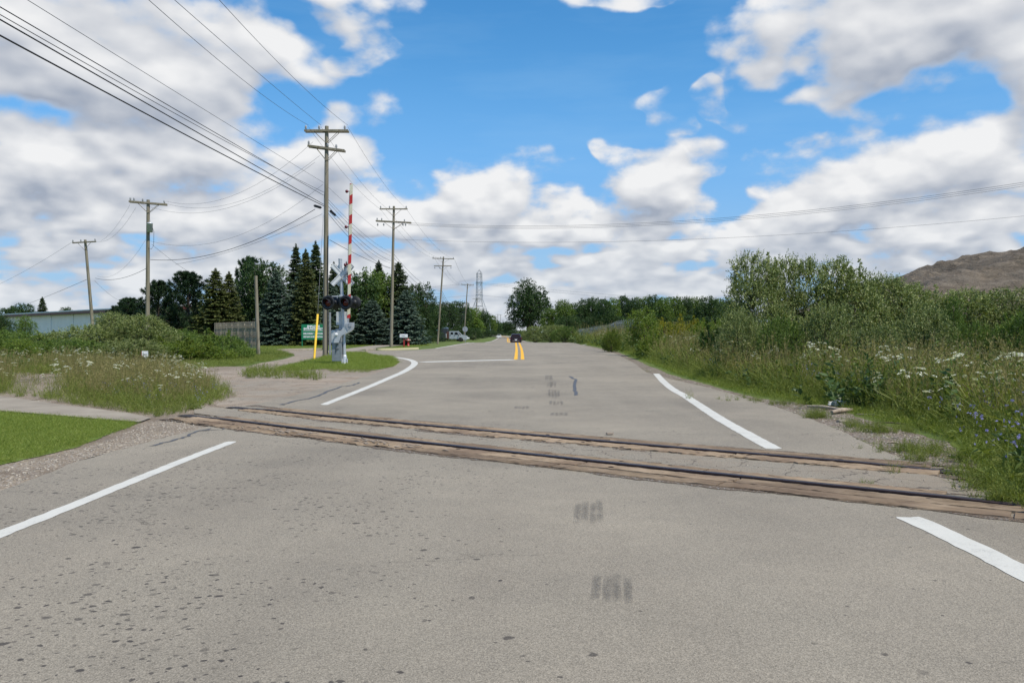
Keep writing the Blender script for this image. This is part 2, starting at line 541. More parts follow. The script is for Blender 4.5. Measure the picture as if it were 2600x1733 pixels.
def f_skid(n, b, o):
    """rubber prints: dark, broken, stretched along the wheel's run; the road shows through"""
    c = objco(n)
    x, y, z = n.xyz(c)
    s = n.noise(n.comb(n.m('MULTIPLY', x, 7.0), n.m('MULTIPLY', y, 1.6), 0.0), 1.3, 5, 0.7)
    e = n.noise(c, 70.0, 3, 0.7)
    uv = n.new('ShaderNodeAttribute', attribute_name='edge').outputs['Fac']
    a = n.m('MULTIPLY', n.map(s, 0.34, 0.50, 0.0, 1.0, True), n.map(e, 0.35, 0.60, 0.25, 1.0))
    a = n.m('MULTIPLY', n.m('MULTIPLY', a, uv), 0.40)
    setp(n, b, (0.07, 0.068, 0.066), 0.8)
    n.put(b.inputs['Alpha'], a)


def f_timber(n, b, o):
    c = n.new('ShaderNodeAttribute', attribute_name='along').outputs['Vector']
    oi = n.new('ShaderNodeObjectInfo').outputs['Random']
    c = n.v('ADD', c, n.comb(n.m('MULTIPLY', oi, 37.0), n.m('MULTIPLY', oi, 11.0), 0.0))
    g = n.noise(n.v('MULTIPLY', c, (1.6, 34.0, 1)), 1.0, 6, 0.65, 0.35)
    f = n.noise(n.v('MULTIPLY', c, (3.0, 90.0, 1)), 1.0, 3, 0.6)
    k = n.noise(c, 3.2, 4, 0.6)
    col = n.mix(n.map(g, 0.3, 0.7), (0.105, 0.074, 0.047), (0.315, 0.232, 0.150))
    col = n.mix(n.map(k, 0.35, 0.65, 0, 0.6), col, (0.37, 0.285, 0.20))
    crack = n.map(g, 0.44, 0.36, 0.0, 1.0, True)
    col = n.mix(n.map(n.noise(c, 0.9, 3, 0.6), 0.46, 0.62, 0, 0.6), col, (0.13, 0.088, 0.062))
    crack = n.m('MULTIPLY', crack, n.map(n.noise(c, 1.3, 2, 0.5), 0.48, 0.60, 0.1, 1.0))
    col = n.mix(n.m('MULTIPLY', crack, 0.85), col, (0.035, 0.022, 0.015))
    # spike holes
    v = n.voro(n.v('MULTIPLY', c, (1.9, 4.0, 1)), 1.0, out=None); v.voronoi_dimensions = '2D'
    hole = n.m('MULTIPLY', n.map(v.outputs['Distance'], 0.085, 0.05, 0, 1), n.m('GREATER_THAN', n.xyz(v.outputs['Color'])[0], 0.55))
    col = n.mix(hole, col, (0.03, 0.02, 0.015))
    tone = n.map(oi, 0, 1, 0.82, 1.12)
    col = n.mix(1.0, col, n.comb(tone, tone, tone), 'MULTIPLY')
    h = n.m('SUBTRACT', n.m('ADD', n.m('MULTIPLY', g, 0.7), n.m('MULTIPLY', f, 0.3)), n.m('MULTIPLY', n.m('MAXIMUM', crack, hole), 0.9))
    setp(n, b, col, 0.9, 0, h, 0.8, 0.012, 0.2)


def f_rail(n, b, o):
    c = objco(n); e = n.noise(c, 25.0, 4, 0.7)
    setp(n, b, n.mix(e, (0.040, 0.026, 0.026), (0.085, 0.060, 0.058)), 0.42, 0.7, e, 0.2, 0.003)


def f_pole(n, b, o):
    c = objco(n)
    g = n.noise(n.v('MULTIPLY', c, (16, 16, 0.6)), 1.0, 6, 0.65, 0.3)
    k = n.noise(n.v('MULTIPLY', c, (1, 1, 0.5)), 1.2, 4, 0.6)
    col = n.mix(n.map(g, 0.3, 0.7), (0.115, 0.095, 0.066), (0.33, 0.30, 0.235))
    col = n.mix(n.map(k, 0.4, 0.65, 0, 0.5), col, (0.165, 0.155, 0.095))
    col = n.mix(n.map(g, 0.40, 0.34, 0, 0.7), col, (0.045, 0.035, 0.025))
    setp(n, b, col, 0.9, 0, g, 0.7, 0.01, 0.2)


def f_leaf(cols, trans=0.25, rough=0.55, spec=0.35):
    """cols: three leaf colours picked by the leaf's own tint"""
    def f(n, b, o):
        t = n.new('ShaderNodeAttribute', attribute_name='tint').outputs['Fac']
        r = n.new('ShaderNodeObjectInfo').outputs['Random']
        rmp = n.new('ShaderNodeValToRGB'); n.l.new(t, rmp.inputs[0])
        e = rmp.color_ramp.elements
        e[0].position = 0.0; e[0].color = (*cols[0], 1); e[1].position = 1.0; e[1].color = (*cols[2], 1)
        q = e.new(0.5); q.color = (*cols[1], 1)
        col = rmp.outputs[0]
        tone = n.map(r, 0, 1, 0.85, 1.15)
        col = n.mix(1.0, col, n.comb(tone, tone, n.m('MULTIPLY', tone, 0.97)), 'MULTIPLY')
        setp(n, b, col, rough, 0, None, spec=spec)
        tr = n.new('ShaderNodeBsdfTranslucent')
        tc = n.mix(1.0, col, (1.35, 1.35, 0.55), 'MULTIPLY')
        n.l.new(tc, tr.inputs['Color'])
        ms = n.new('ShaderNodeMixShader'); ms.inputs[0].default_value = trans
        n.l.new(b.outputs[0], ms.inputs[1]); n.l.new(tr.outputs[0], ms.inputs[2]); n.l.new(ms.outputs[0], o.inputs['Surface'])
    return f


M = {}
M['asphalt'] = mat('asphalt', lambda n, b, o: f_asphalt(n, b, o, 1.0))
M['asphalt_old'] = mat('asphalt_old', lambda n, b, o: f_asphalt(n, b, o, 1.12, 1.08, False, 0.6))
M['asphalt_broken'] = mat('asphalt_broken', lambda n, b, o: f_asphalt(n, b, o, 1.02, 1.0, False, 0.25))
M['gravel'] = mat('gravel', f_gravel)
M['gravel_weedy'] = mat('gravel_weedy', lambda n, b, o: f_gravel(n, b, o, (0.14, 0.11, 0.085), (0.31, 0.26, 0.21), 30.0, 0.5))
M['ground'] = mat('ground', f_ground)
M['lawn'] = mat('lawn', f_lawn)
M['concrete'] = mat('concrete', f_concrete)
M['white_paint'] = mat('white_paint', f_paint((0.56, 0.55, 0.50), 0.85))
M['yellow_paint'] = mat('yellow_paint', f_paint((0.80, 0.43, 0.03), 0.3))
M['tar'] = mat('tar', f_tar)
M['skid'] = mat('skid', f_skid)
M['timber'] = mat('timber', f_timber)
M['rail'] = mat('rail', f_rail)
M['pole_wood'] = mat('pole_wood', f_pole)
M['grey_metal'] = m_plain('grey_metal', (0.36, 0.38, 0.41), 0.45, 0.35, 0.10, 8)
M['silver_paint'] = m_plain('silver_paint', (0.52, 0.54, 0.56), 0.42, 0.45, 0.08, 10)
M['black'] = m_plain('black', (0.012, 0.013, 0.015), 0.5, 0, 0.2, 8)
M['cable'] = m_plain('cable', (0.018, 0.018, 0.02), 0.6, 0, 0.1, 8)
M['wire'] = m_plain('wire', (0.10, 0.105, 0.115), 0.5, 0.3, 0.1, 8)
M['red_lens'] = m_plain('red_lens', (0.10, 0.006, 0.006), 0.2, 0, 0.2, 5)
M['lamp_red'] = m_plain('lamp_red', (0.12, 0.008, 0.02), 0.3, 0, 0.2, 5)
M['white'] = m_plain('white', (0.74, 0.75, 0.76), 0.5, 0, 0.05, 8)
M['sign_back'] = m_plain('sign_back', (0.55, 0.57, 0.58), 0.45, 0.3, 0.1, 10)
M['red'] = m_plain('red', (0.33, 0.018, 0.018), 0.45, 0, 0.15, 8)
M['green_sign'] = m_plain('green_sign', (0.006, 0.19, 0.085), 0.5, 0, 0.06, 3)
M['yellow'] = m_plain('yellow', (0.80, 0.50, 0.02), 0.45, 0, 0.05, 4)
M['porcelain'] = m_plain('porcelain', (0.42, 0.42, 0.43), 0.25, 0, 0.1, 8)
M['glass_dark'] = m_plain('glass_dark', (0.015, 0.018, 0.022), 0.06, 0, 0.1, 4)
M['rubber'] = m_plain('rubber', (0.02, 0.02, 0.02), 0.8, 0, 0.1, 8)
M['bark'] = m_plain('bark', (0.085, 0.065, 0.048), 0.9, 0, 0.25, 14, 0.5)
M['dry_wood'] = m_plain('dry_wood', (0.34, 0.28, 0.22), 0.9, 0, 0.2, 12, 0.4)


# ------------------------------------------------------------------ ground
def sheet(name, px_poly, z, m, kind='structure', world=False, jag=0.0, parent=None, seed=0, step=None):
    """a flat-lying polygon draped on the ground, z above it; jag roughens its outline"""
    pts = [Vector((p[0], p[1], 0)) for p in px_poly] if world else [Vector((q.x, q.y, 0)) for q in (G(*p) for p in px_poly)]
    if jag:
        rnd = random.Random(seed); out = []
        for i, a in enumerate(pts):
            b = pts[(i + 1) % len(pts)]; L = (b - a).length; d = max(a.y, 4)
            st = step or max(0.08, d * 0.012)
            k = max(1, min(160, int(L / st))); nrm = Vector((-(b - a).y, (b - a).x, 0)).normalized() if L > 1e-6 else Vector((0, 0, 0))
            ph = rnd.random() * 99
            for j in range(k):
                t = j / k; s = t * L
                w = min(1, 4 * t * (1 - t) + 0.3)
                o = (math.sin(s * 1.7 / st * 0.2 + ph) * 0.5 + math.sin(s * 4.1 / st * 0.2 + ph * 2) * 0.35 + rnd.uniform(-.6, .6)) * jag * w
                out.append(a.lerp(b, t) + nrm * o)
        pts = out
    bm = bmesh.new()
    vs = [bm.verts.new(p) for p in pts]
    f = bm.faces.new(vs)
    bmesh.ops.triangulate(bm, faces=[f])
    xs = [p.x for p in pts]; ys = [p.y for p in pts]
    if max(ys) > 76:
        for y in range(76, 221, 4):
            if min(ys) < y < max(ys):
                bmesh.ops.bisect_plane(bm, geom=bm.verts[:] + bm.edges[:] + bm.faces[:], plane_co=(0, y, 0), plane_no=(0, 1, 0))
        for x10 in (-105, -98, -92, -86, -80, -74, -68):
            x = x10 / 10
            if min(xs) < x < max(xs):
                bmesh.ops.bisect_plane(bm, geom=bm.verts[:] + bm.edges[:] + bm.faces[:], plane_co=(x, 0, 0), plane_no=(1, 0, 0))
    for v in bm.verts: v.co.z = H(v.co.x, v.co.y) + z * (1 if v.co.y < 70 else 1 + (v.co.y - 70) / 30)
    bmesh.ops.recalc_face_normals(bm, faces=bm.faces[:])
    for fc in bm.faces:
        if fc.normal.z < 0: fc.normal_flip()
    me = bpy.data.meshes.new(name); bm.to_mesh(me); bm.free()
    o = link_mesh(name, me, m, parent)
    if kind and not parent: o['kind'] = kind
    return o


def base_ground():
    xs = [-3000, -800, -200, -60, -30, -20, -14, -10.5, -9.8, -9.2, -8.6, -8, -7.4, -6.8, -6.5, -4, 0, 4, 8, 14, 20, 40, 80, 200, 800, 3000]
    ys = [-300, -20, 0, 10, 20, 40, 60, 76] + list(range(80, 221, 4)) + [260, 400, 800, 2000, 5000]
    V = [(x, y, H(x, y)) for y in ys for x in xs]; n = len(xs)
    F = [(j * n + i, j * n + i + 1, (j + 1) * n + i + 1, (j + 1) * n + i) for j in range(len(ys) - 1) for i in range(n - 1)]
    me = mesh_np('ground', V, F)
    o = link_mesh('ground', me, M['ground']); o['kind'] = 'structure'


base_ground()

road_R = [(7.0, -6), (6.4, 4), (5.2, 6.5)] + [(G(*p).x, G(*p).y) for p in [(2480, 1250), (2400, 1212), (2250, 1150), (2110, 1085), (1990, 1040), (1890, 1010), (1800, 985), (1700, 962), (1640, 945), (1610, 922), (1560, 896), (1500, 881), (1476, 876)]]
road_far_R = [(8.6, 112), (7.5, 122), (5.4, 140), (4.2, 170), (3.4, 200), (2.6, 260), (2.0, 340), (-2, 460), (-14, 700)]
road_far_L = [(-26, 700), (-11, 460), (-6.0, 340), (-5.2, 260), (-5.2, 200), (-5.4, 170), (-5.8, 140), (-6.6, 112)]
road_L = [(G(*p).x, G(*p).y) for p in [(1105, 884.5), (1060, 888), (960, 892), (935, 897), (945, 903), (996, 908), (1014, 920), (1004, 931), (960, 946), (900, 965), (830, 985), (700, 1016), (600, 1036), (560, 1052), (530, 1083), (370, 1126), (200, 1172), (0, 1250)]] + [(-5.0, 5), (-5.4, 0), (-6, -6)]
sheet('gravel_shoulder_left', [(-500, 1010), (430, 945), (540, 930), (620, 930), (800, 950), (905, 950), (905, 990), (700, 1050), (560, 1100), (370, 1160), (0, 1330), (-500, 1500)], 0.004, M['gravel'], jag=0.04, seed=2)
sheet('gravel_shoulder_right', [(1470, 874), (1500, 879), (1565, 892), (1640, 925), (1700, 950), (1850, 992), (1930, 1012), (2010, 1020), (2130, 1040), (2260, 1085), (2400, 1120), (2500, 1190), (2700, 1280), (3100, 1400), (3300, 1700), (2700, 1700), (2600, 1360), (2300, 1230), (2050, 1110), (1800, 1010), (1600, 950), (1540, 905)], 0.004, M['gravel_weedy'], jag=0.06, seed=3)
sheet('side_street', [(445, 952), (600, 937), (660, 922), (720, 912), (749, 903), (745, 898), (704, 894), (700, 889), (820, 888), (850, 891), (925, 889.5), (960, 890), (1060, 888), (1090, 905), (1040, 960), (900, 985), (740, 1012), (610, 1040), (545, 1030), (600, 1005), (575, 985), (500, 965)], 0.008, M['asphalt_old'], jag=0.02, seed=4)
sheet('road', road_R + road_far_R + road_far_L + road_L, 0.014, M['asphalt'], world=True, jag=0.025, seed=5)
sheet('sidewalk', [(-500, 985), (-60, 1003), (30, 1012), (160, 1030), (330, 1052), (385, 1064), (352, 1075), (170, 1060), (0, 1046), (-500, 1020)], 0.03, M['concrete'], jag=0.01, seed=6)
sheet('path', [(844, 890), (921, 880.5), (987, 874), (1076, 869), (1076, 870.5), (1022, 877), (924, 887.5), (897, 892), (860, 892)], 0.02, M['concrete'])

lawn_near_px = [(-500, 1022), (0, 1048), (170, 1062), (350, 1076), (330, 1085), (270, 1106), (200, 1135), (100, 1160), (0, 1182), (-300, 1240), (-500, 1290)]
island_px = [(690, 940), (743, 927), (817, 909), (844, 896), (927, 896), (942, 902), (996, 907), (1011, 920), (1000, 931), (957, 939.5), (897, 939.5), (826, 937), (743, 942)]
sheet('lawn', lawn_near_px, 0.012, M['lawn'], jag=0.03, seed=7)
sheet('lawn', island_px, 0.022, M['lawn'], jag=0.03, seed=8)
sheet('lawn', [(-500, 948), (0, 930), (330, 920), (560, 922), (640, 925), (690, 917), (744, 903), (740, 899), (700, 895), (698, 889), (560, 889), (300, 889), (-500, 889)], 0.006, M['ground'], jag=0.03, seed=9)
sheet('gravel_patch', [(-60, 1010), (30, 945), (170, 950), (200, 985), (120, 1012), (60, 1018)], 0.012, M['gravel'], jag=0.06, seed=12)


def smooth_line(pts, step=0.25):
    """Catmull-Rom through world points"""
    pts = [Vector(p) for p in pts]; out = []
    for i in range(len(pts) - 1):
        p0 = pts[max(i - 1, 0)]; p1 = pts[i]; p2 = pts[i + 1]; p3 = pts[min(i + 2, len(pts) - 1)]
        k = max(1, int((p2 - p1).length / step))
        for j in range(k):
            t = j / k
            out.append(0.5 * ((2 * p1) + (p2 - p0) * t + (2 * p0 - 5 * p1 + 4 * p2 - p3) * t * t + (3 * p1 - p0 - 3 * p2 + p3) * t ** 3))
    out.append(pts[-1]); return out


def stripe(name, pts, width, z, m, seed=0, rag=0.007, kind='structure', parent=None, step=0.25, taper=None):
    c = smooth_line([Vector((p[0], p[1], 0)) for p in pts], step); rnd = random.Random(seed)
    V = []; F = []; n = len(c)
    for i, p in enumerate(c):
        t = (c[min(i + 1, n - 1)] - c[max(i - 1, 0)]).normalized(); nr = Vector((-t.y, t.x, 0))
        w = width / 2
        if taper: w *= taper(i / (n - 1))
        e = [rnd.uniform(-rag, rag) for _ in range(2)]
        if i in (0, n - 1): e = [e[0] - rag * 2, e[1] - rag * 3]
        for o in (-w - e[0], 0, w + e[1]):
            q = p + nr * o
            if i in (0, n - 1): q = q + t * rnd.uniform(-.06, .06)
            V.append((q.x, q.y, H(q.x, q.y) + z * (1 if q.y < 70 else 1 + (q.y - 70) / 30)))
    for i in range(n - 1):
        for k in (0, 1): F.append((i * 3 + k, i * 3 + k + 1, i * 3 + k + 4, i * 3 + k + 3))
    me = mesh_np(name, V, F); o = link_mesh(name, me, m, parent)
    if not parent: o['kind'] = kind
    return o


def gx(L): return [(G(*p).x, G(*p).y) for p in L]


WP = M['white_paint']
stripe('road_marking', gx([(-60, 1386), (0, 1361), (180, 1289), (367, 1212), (480, 1166), (588, 1124)]), 0.145, 0.0175, WP, 1, step=0.12)
stripe('road_marking', gx([(822, 1029), (853, 1016.5), (927, 987), (987, 961), (1031, 941), (1052, 925), (1048, 917), (1028, 911), (994, 906.5)]), 0.17, 0.0175, WP, 2, step=0.12, taper=lambda t: 1 + 1.2 * t)
stripe('road_marking', gx([(1070, 919.5), (1180, 916.5), (1303, 913.5)]), 0.95, 0.0175, WP, 3, step=0.5)
stripe('road_marking', gx([(1666, 949.5), (1684, 969), (1708, 989), (1743, 1009), (1827, 1064), (1897, 1104), (1966, 1142)]), 0.215, 0.0175, WP, 4, step=0.12)
stripe('road_marking', gx([(2300, 1314), (2400, 1360), (2510, 1414), (2600, 1460), (2900, 1610)]), 0.215, 0.0175, WP, 5, step=0.10)
stripe('road_marking', [(G(1480, 876).x, G(1480, 876).y), (G(1432, 869.5).x, 112), (7.1, 122), (5.0, 140), (3.8, 170), (3.0, 200), (2.2, 260), (1.6, 340), (-2.4, 460)], 0.22, 0.0175, WP, 6, step=2)
stripe('road_marking', gx([(1106, 884.5), (1165, 875), (1205, 870.5)]) + [(-6.2, 112), (-5.4, 140), (-5.0, 170), (-4.8, 200), (-4.8, 260), (-5.6, 340), (-10.6, 460)], 0.22, 0.0175, WP, 7, step=2)
YP = M['yellow_paint']
far_c = [(-0.35, 150), (-0.6, 170), (-0.9, 200), (-1.3, 260), (-2.0, 340), (-6.5, 460)]
stripe('road_marking', gx([(1309.5, 913), (1311.5, 886), (1309.8, 870)]) + [(0.55, 122), (0.2, 135)] + [(x - .2, y) for x, y in far_c], 0.20, 0.0175, YP, 8, step=1)
stripe('road_marking', gx([(1327, 913), (1324, 886), (1318, 870)]) + [(0.98, 122), (0.6, 135)] + [(x + .2, y) for x, y in far_c], 0.20, 0.0175, YP, 9, step=1)

# tar-filled cracks
def crack(px, w, seed, sub=5, amp=0.05):
    rnd = random.Random(seed); p = gx(px); out = []
    for i in range(len(p) - 1):
        for j in range(sub):
            t = j / sub; out.append((p[i][0] + (p[i + 1][0] - p[i][0]) * t + rnd.uniform(-amp, amp), p[i][1] + (p[i + 1][1] - p[i][1]) * t + rnd.uniform(-amp, amp)))
    out.append(p[-1])
    stripe('tar_seam', out, w, 0.019, M['tar'], seed, 0.008, step=0.1)


crack([(380, 1136), (425, 1124), (470, 1112), (500, 1098), (534, 1090)], 0.05, 1, amp=0.03)
crack([(712, 1030), (745, 1020), (800, 1010), (838, 993), (862, 983), (895, 979), (912, 972)], 0.07, 2)
crack([(1447, 956), (1460, 964), (1458, 985), (1462, 1005)], 0.085, 3, 5, 0.03)
crack([(455, 953), (620, 948), (700, 950)], 0.05, 4)
crack([(500, 1098), (560, 1092), (640, 1060)], 0.03, 5)


def skid(px, py0, py1, w, n, seed):
    """tyre print: n tread bands side by side between two rows of the road"""
    rnd = random.Random(seed)
    a = G(px, py0); b = G(px + rnd.uniform(-2, 2), py1)
    V = []; F = []; E = []
    for k in range(n):
        x0 = a.x - w / 2 + w * k / n; x1 = x0 + w / n * rnd.uniform(.80, .97)
        rows = 8; ext0 = rnd.uniform(-.1, .1) * (b.y - a.y); ext1 = rnd.uniform(-.1, .1) * (b.y - a.y)
        for r in range(rows + 1):
            t = r / rows; y = (a.y + ext0) * (1 - t) + (b.y + ext1) * t
            for x in (x0, (x0 + x1) / 2, x1):
                V.append((x + (b.x - a.x) * t, y, 0.0185)); E.append(0.0 if (r in (0, rows)) else (0.55 if x != (x0 + x1) / 2 else 1.0) * min(1, 6 * t * (1 - t)))
        base = k * (rows + 1) * 3
        for r in range(rows):
            for c in (0, 1):
                i = base + r * 3 + c; F.append((i, i + 1, i + 4, i + 3))
    me = mesh_np('skid_mark', V, F)
    at = me.attributes.new('edge', 'FLOAT', 'POINT'); at.data.foreach_set('value', E)
    o = link_mesh('skid_mark', me, M['skid']); o['kind'] = 'structure'


for i, (px, a, b, w) in enumerate([(1497, 1338, 1275, .26), (1556, 1540, 1462, .24), (1420, 1058, 1048, .32), (1413, 1030, 1018, .30), (1408, 1012, 990, .28), (1400, 985, 970, .26), (1394, 966, 952, .25), (1325, 1040, 1032, .3)]):
    skid(px, a, b, w, 4, i + 10)


# ------------------------------------------------------------------ level crossing: rails and timbers
class Track:
    def __init__(s, px):
        pts = [G(*p) for p in px]; pts = [Vector((p.x, p.y, 0)) for p in pts]
        # least-squares quadratic keeps the rail fair
        xs = np.array([p.x for p in pts]); ys = np.array([p.y for p in pts])
        s.c = np.polyfit(xs, ys, 2); s.x0 = xs.min(); s.x1 = xs.max()

    def at(s, x):
        y = float(np.polyval(s.c, x)); d = float(np.polyval(np.polyder(s.c), x))
        t = Vector((1, d, 0)).normalized(); return Vector((x, y, 0)), t, Vector((-t.y, t.x, 0))


near = Track([(542, 1067), (800, 1096), (1010, 1121), (1250, 1150), (1500, 1180), (1967, 1230), (2388, 1269), (2575, 1286)])
farr = Track([(649, 1042), (830, 1060), (1010, 1080), (1250, 1101), (1500, 1123), (1967, 1165), (2295, 1191)])
crossing = empty('level_crossing', (0, 0, 0), kind='structure')


def track_strip(name, tr, x0, x1, prof, m, parent, seed=0, step=0.08, rag=(0, 0), bumps=0.0, zc=None, thick=None):
    """sweep a profile of (offset, height) along the rail; offsets away from the camera positive"""
    rnd = random.Random(seed); k = max(2, int(abs(x1 - x0) / step)); V = []; F = []; AL = []
    n = len(prof); ph = rnd.random() * 50
    for i in range(k + 1):
        x = x0 + (x1 - x0) * i / k; p, t, nr = tr.at(x)
        for j, (o, z) in enumerate(prof):
            e = 0
            if j < 2: e = rag[0] * (math.sin(x * 2.3 + ph) * .5 + math.sin(x * 7.1 + ph) * .3 + rnd.uniform(-.5, .5))
            if j >= n - 2: e = rag[1] * (math.sin(x * 2.9 + ph) * .5 + math.sin(x * 6.3 + ph) * .3 + rnd.uniform(-.5, .5))
            zz = z + (rnd.uniform(-bumps, bumps) + bumps * math.sin(x * 3.1 + j * 2 + ph) if z > 0.012 else 0)
            if zc: zz += zc(x)
            q = p + nr * (o + e); V.append((q.x, q.y, zz)); AL.append((x * 1.3, o, 0))
    for i in range(k):
        for j in range(n - 1):
            F.append((i * n + j, (i + 1) * n + j, (i + 1) * n + j + 1, i * n + j + 1))
    F2 = [tuple(range(n)), tuple(k * n + j for j in range(n - 1, -1, -1))]
    me = bpy.data.meshes.new(name); me.from_pydata(V, [], F + F2)
    at = me.attributes.new('along', 'FLOAT_VECTOR', 'POINT'); at.data.foreach_set('vector', np.array(AL, dtype=np.float32).ravel())
    bm = bmesh.new(); bm.from_mesh(me); bmesh.ops.recalc_face_normals(bm, faces=bm.faces[:]); bm.to_mesh(me); bm.free()
    return link_mesh(name, me, m, parent)


def rail_sink(tr, lo, hi):
    return lambda x: -0.03 * (1 - sstep(lo - .9, lo + .4, x)) - 0.03 * sstep(hi - .4, hi + .8, x)


RAIL = [(-0.066, 0.005), (-0.040, 0.022), (-0.040, 0.044), (-0.032, 0.051), (0.032, 0.051), (0.040, 0.044), (0.040, 0.022), (0.066, 0.005)]
BED = [(-0.62, 0.0165), (-0.1, 0.0175), (0.1, 0.0175), (0.42, 0.0165)]


def M_bed(n, b, o): f_gravel(n, b, o, (0.12, 0.092, 0.068), (0.26, 0.205, 0.155), 60.0)


M['bed'] = mat('bed', M_bed); M['bed_dark'] = m_plain('bed_dark', (0.030, 0.024, 0.020), 0.95, 0, 0.3, 30)
for tr, x0, x1 in ((near, -5.9, 4.75), (farr, -5.6, 4.75)):
    r = track_strip('rail', tr, x0, x1, RAIL, M['rail'], crossing, zc=rail_sink(tr, x0 + .8, x1 - .6), step=0.1)
    track_strip('flangeway', tr, x0, x1, [(-0.12, 0.0185), (0, 0.0195), (0.13, 0.0185)], M['bed_dark'], crossing, step=0.3)

for tr, o0, o1, sd_ in ((near, -0.63, -0.50, 1), (near, 0.28, 0.42, 2), (farr, -0.44, -0.30, 3), (farr, 0.40, 0.56, 4)):
    track_strip('dirt_margin', tr, -5.6, 4.9, [(o0, 0.0182), (o0 + .03, 0.0190), (o1 - .03, 0.0190), (o1, 0.0182)], M['bed'], crossing, sd_, 0.06, (0.07, 0.05))

# worn asphalt between the rails: broken, lumpy
V = []; F = []; nx, ny = 200, 18
rnd = random.Random(4)
import mathutils.noise as mn
for i in range(nx + 1):
    x = -5.6 + 10.6 * i / nx
    pa, ta, na = near.at(x); pb, tb, nb = farr.at(x + (1.62 * -na.x))
    for j in range(ny + 1):
        t = 0.2 + 0.62 * j / ny; q = pa.lerp(pb, t)
        nz = mn.fractal(Vector((q.x * 2.2, q.y * 3.5, 1.0)), 0.8, 2.0, 4) * 0.5
        k = sstep(-3.6, -1.2, x) * (1 - sstep(1.4, 2.6, x))
        V.append((q.x, q.y, 0.018 + 0.002 + k * (0.035 * nz - 0.004) + 0.002 * mn.noise(q * 30)))
for i in range(nx):
    for j in range(ny): F.append((i * (ny + 1) + j, (i + 1) * (ny + 1) + j, (i + 1) * (ny + 1) + j + 1, i * (ny + 1) + j + 1))
link_mesh('broken_asphalt', mesh_np('broken_asphalt', V, F, smooth=True), M['asphalt_broken'], crossing)


def plank(tr, x0, x1, o0, o1, seed, rag=(0.01, 0.006), z=0.033, bumps=0.003):
    w = o1 - o0; rnd = random.Random(seed); z += rnd.uniform(-.004, .004)
    inner = [(o0 + w * t, z + rnd.uniform(-.002, .002) - 0.003 * (t > .93 or t < .07)) for t in (0.02, .15, .3, .45, .6, .75, .88, .98)]
    prof = [(o0, 0.008)] + inner + [(o1, 0.008)]
    return track_strip('plank', tr, x0, x1, prof, M['timber'], crossing, seed, 0.05, rag, bumps)


def planks(tr, segs, o0, o1, seed, rag, bumps=0.003):
    for i in range(len(segs) - 1):
        plank(tr, segs[i] + 0.012, segs[i + 1] - 0.012, o0, o1, seed + i, rag, 0.033, bumps)


# camera side of the near rail: two boards wide
planks(near, [-5.4, -3.4, -1.05, 0.9, 2.35, 4.4, 5.6], -0.335, -0.075, 20, (0.003, 0.004))
planks(near, [-5.5, -3.9, -2.2, -0.9], -0.56, -0.345, 30, (0.075, 0.004), 0.006)
planks(near, [-0.9, 0.75, 2.30, 4.3, 5.8], -0.58, -0.343, 35, (0.014, 0.003))
# between the rails, behind the near rail
planks(near, [-5.2, -3.3, -1.6, 0.3, 1.95, 3.85], 0.105, 0.34, 40, (0.004, 0.03), 0.004)
# camera side of the far rail
planks(farr, [-5.0, -3.2, -1.4, 0.6, 2.75, 4.6], -0.36, -0.075, 50, (0.045, 0.004), 0.005)
# behind the far rail: two narrow boards
planks(farr, [-4.9, -2.8, -0.9, 1.2, 3.0, 4.5], 0.080, 0.265, 60, (0.004, 0.004))
planks(farr, [-4.7, -2.3, 0.1, 2.0, 4.3], 0.275, 0.46, 70, (0.003, 0.03))

# splinters where the outer board has rotted away
rnd = random.Random(8)
sp = MB()
for i in range(60):
    x = rnd.gauss(-1.45, 0.35) if i % 2 else rnd.gauss(-3.1, 0.3)
    p, t, nr = near.at(x); q = p + nr * rnd.uniform(-.62, -.3) + Vector((0, 0, 0.05 + rnd.uniform(-.006, .012)))
    L = rnd.uniform(.04, .20); a = rnd.uniform(-.35, .35)
    tt = (t * math.cos(a) + nr * math.sin(a))
    sp.tube([q - tt * L / 2, q + Vector((0, 0, rnd.uniform(0, .012))), q + tt * L / 2], [0.004, rnd.uniform(.006, .012), 0.003], 4)
o = sp.build('splinters', M['dry_wood']); tag(o, 'brown splinters broken off the rotted timber beside the near rail', 'wood splinters', kind='stuff')


# ------------------------------------------------------------------ utility poles
def insulator(parent, loc, h=0.24, r=0.075):
    mb = MB().lathe([(0.02, -0.05), (0.02, 0.02), (r * .7, 0.03), (r, 0.05), (r * .75, 0.09), (r * .95, 0.11), (r * .7, 0.15), (r * .85, 0.17), (r * .5, h - .02), (0.01, h)], n=10)
    return mb.build('insulator', M['porcelain'], parent, loc)


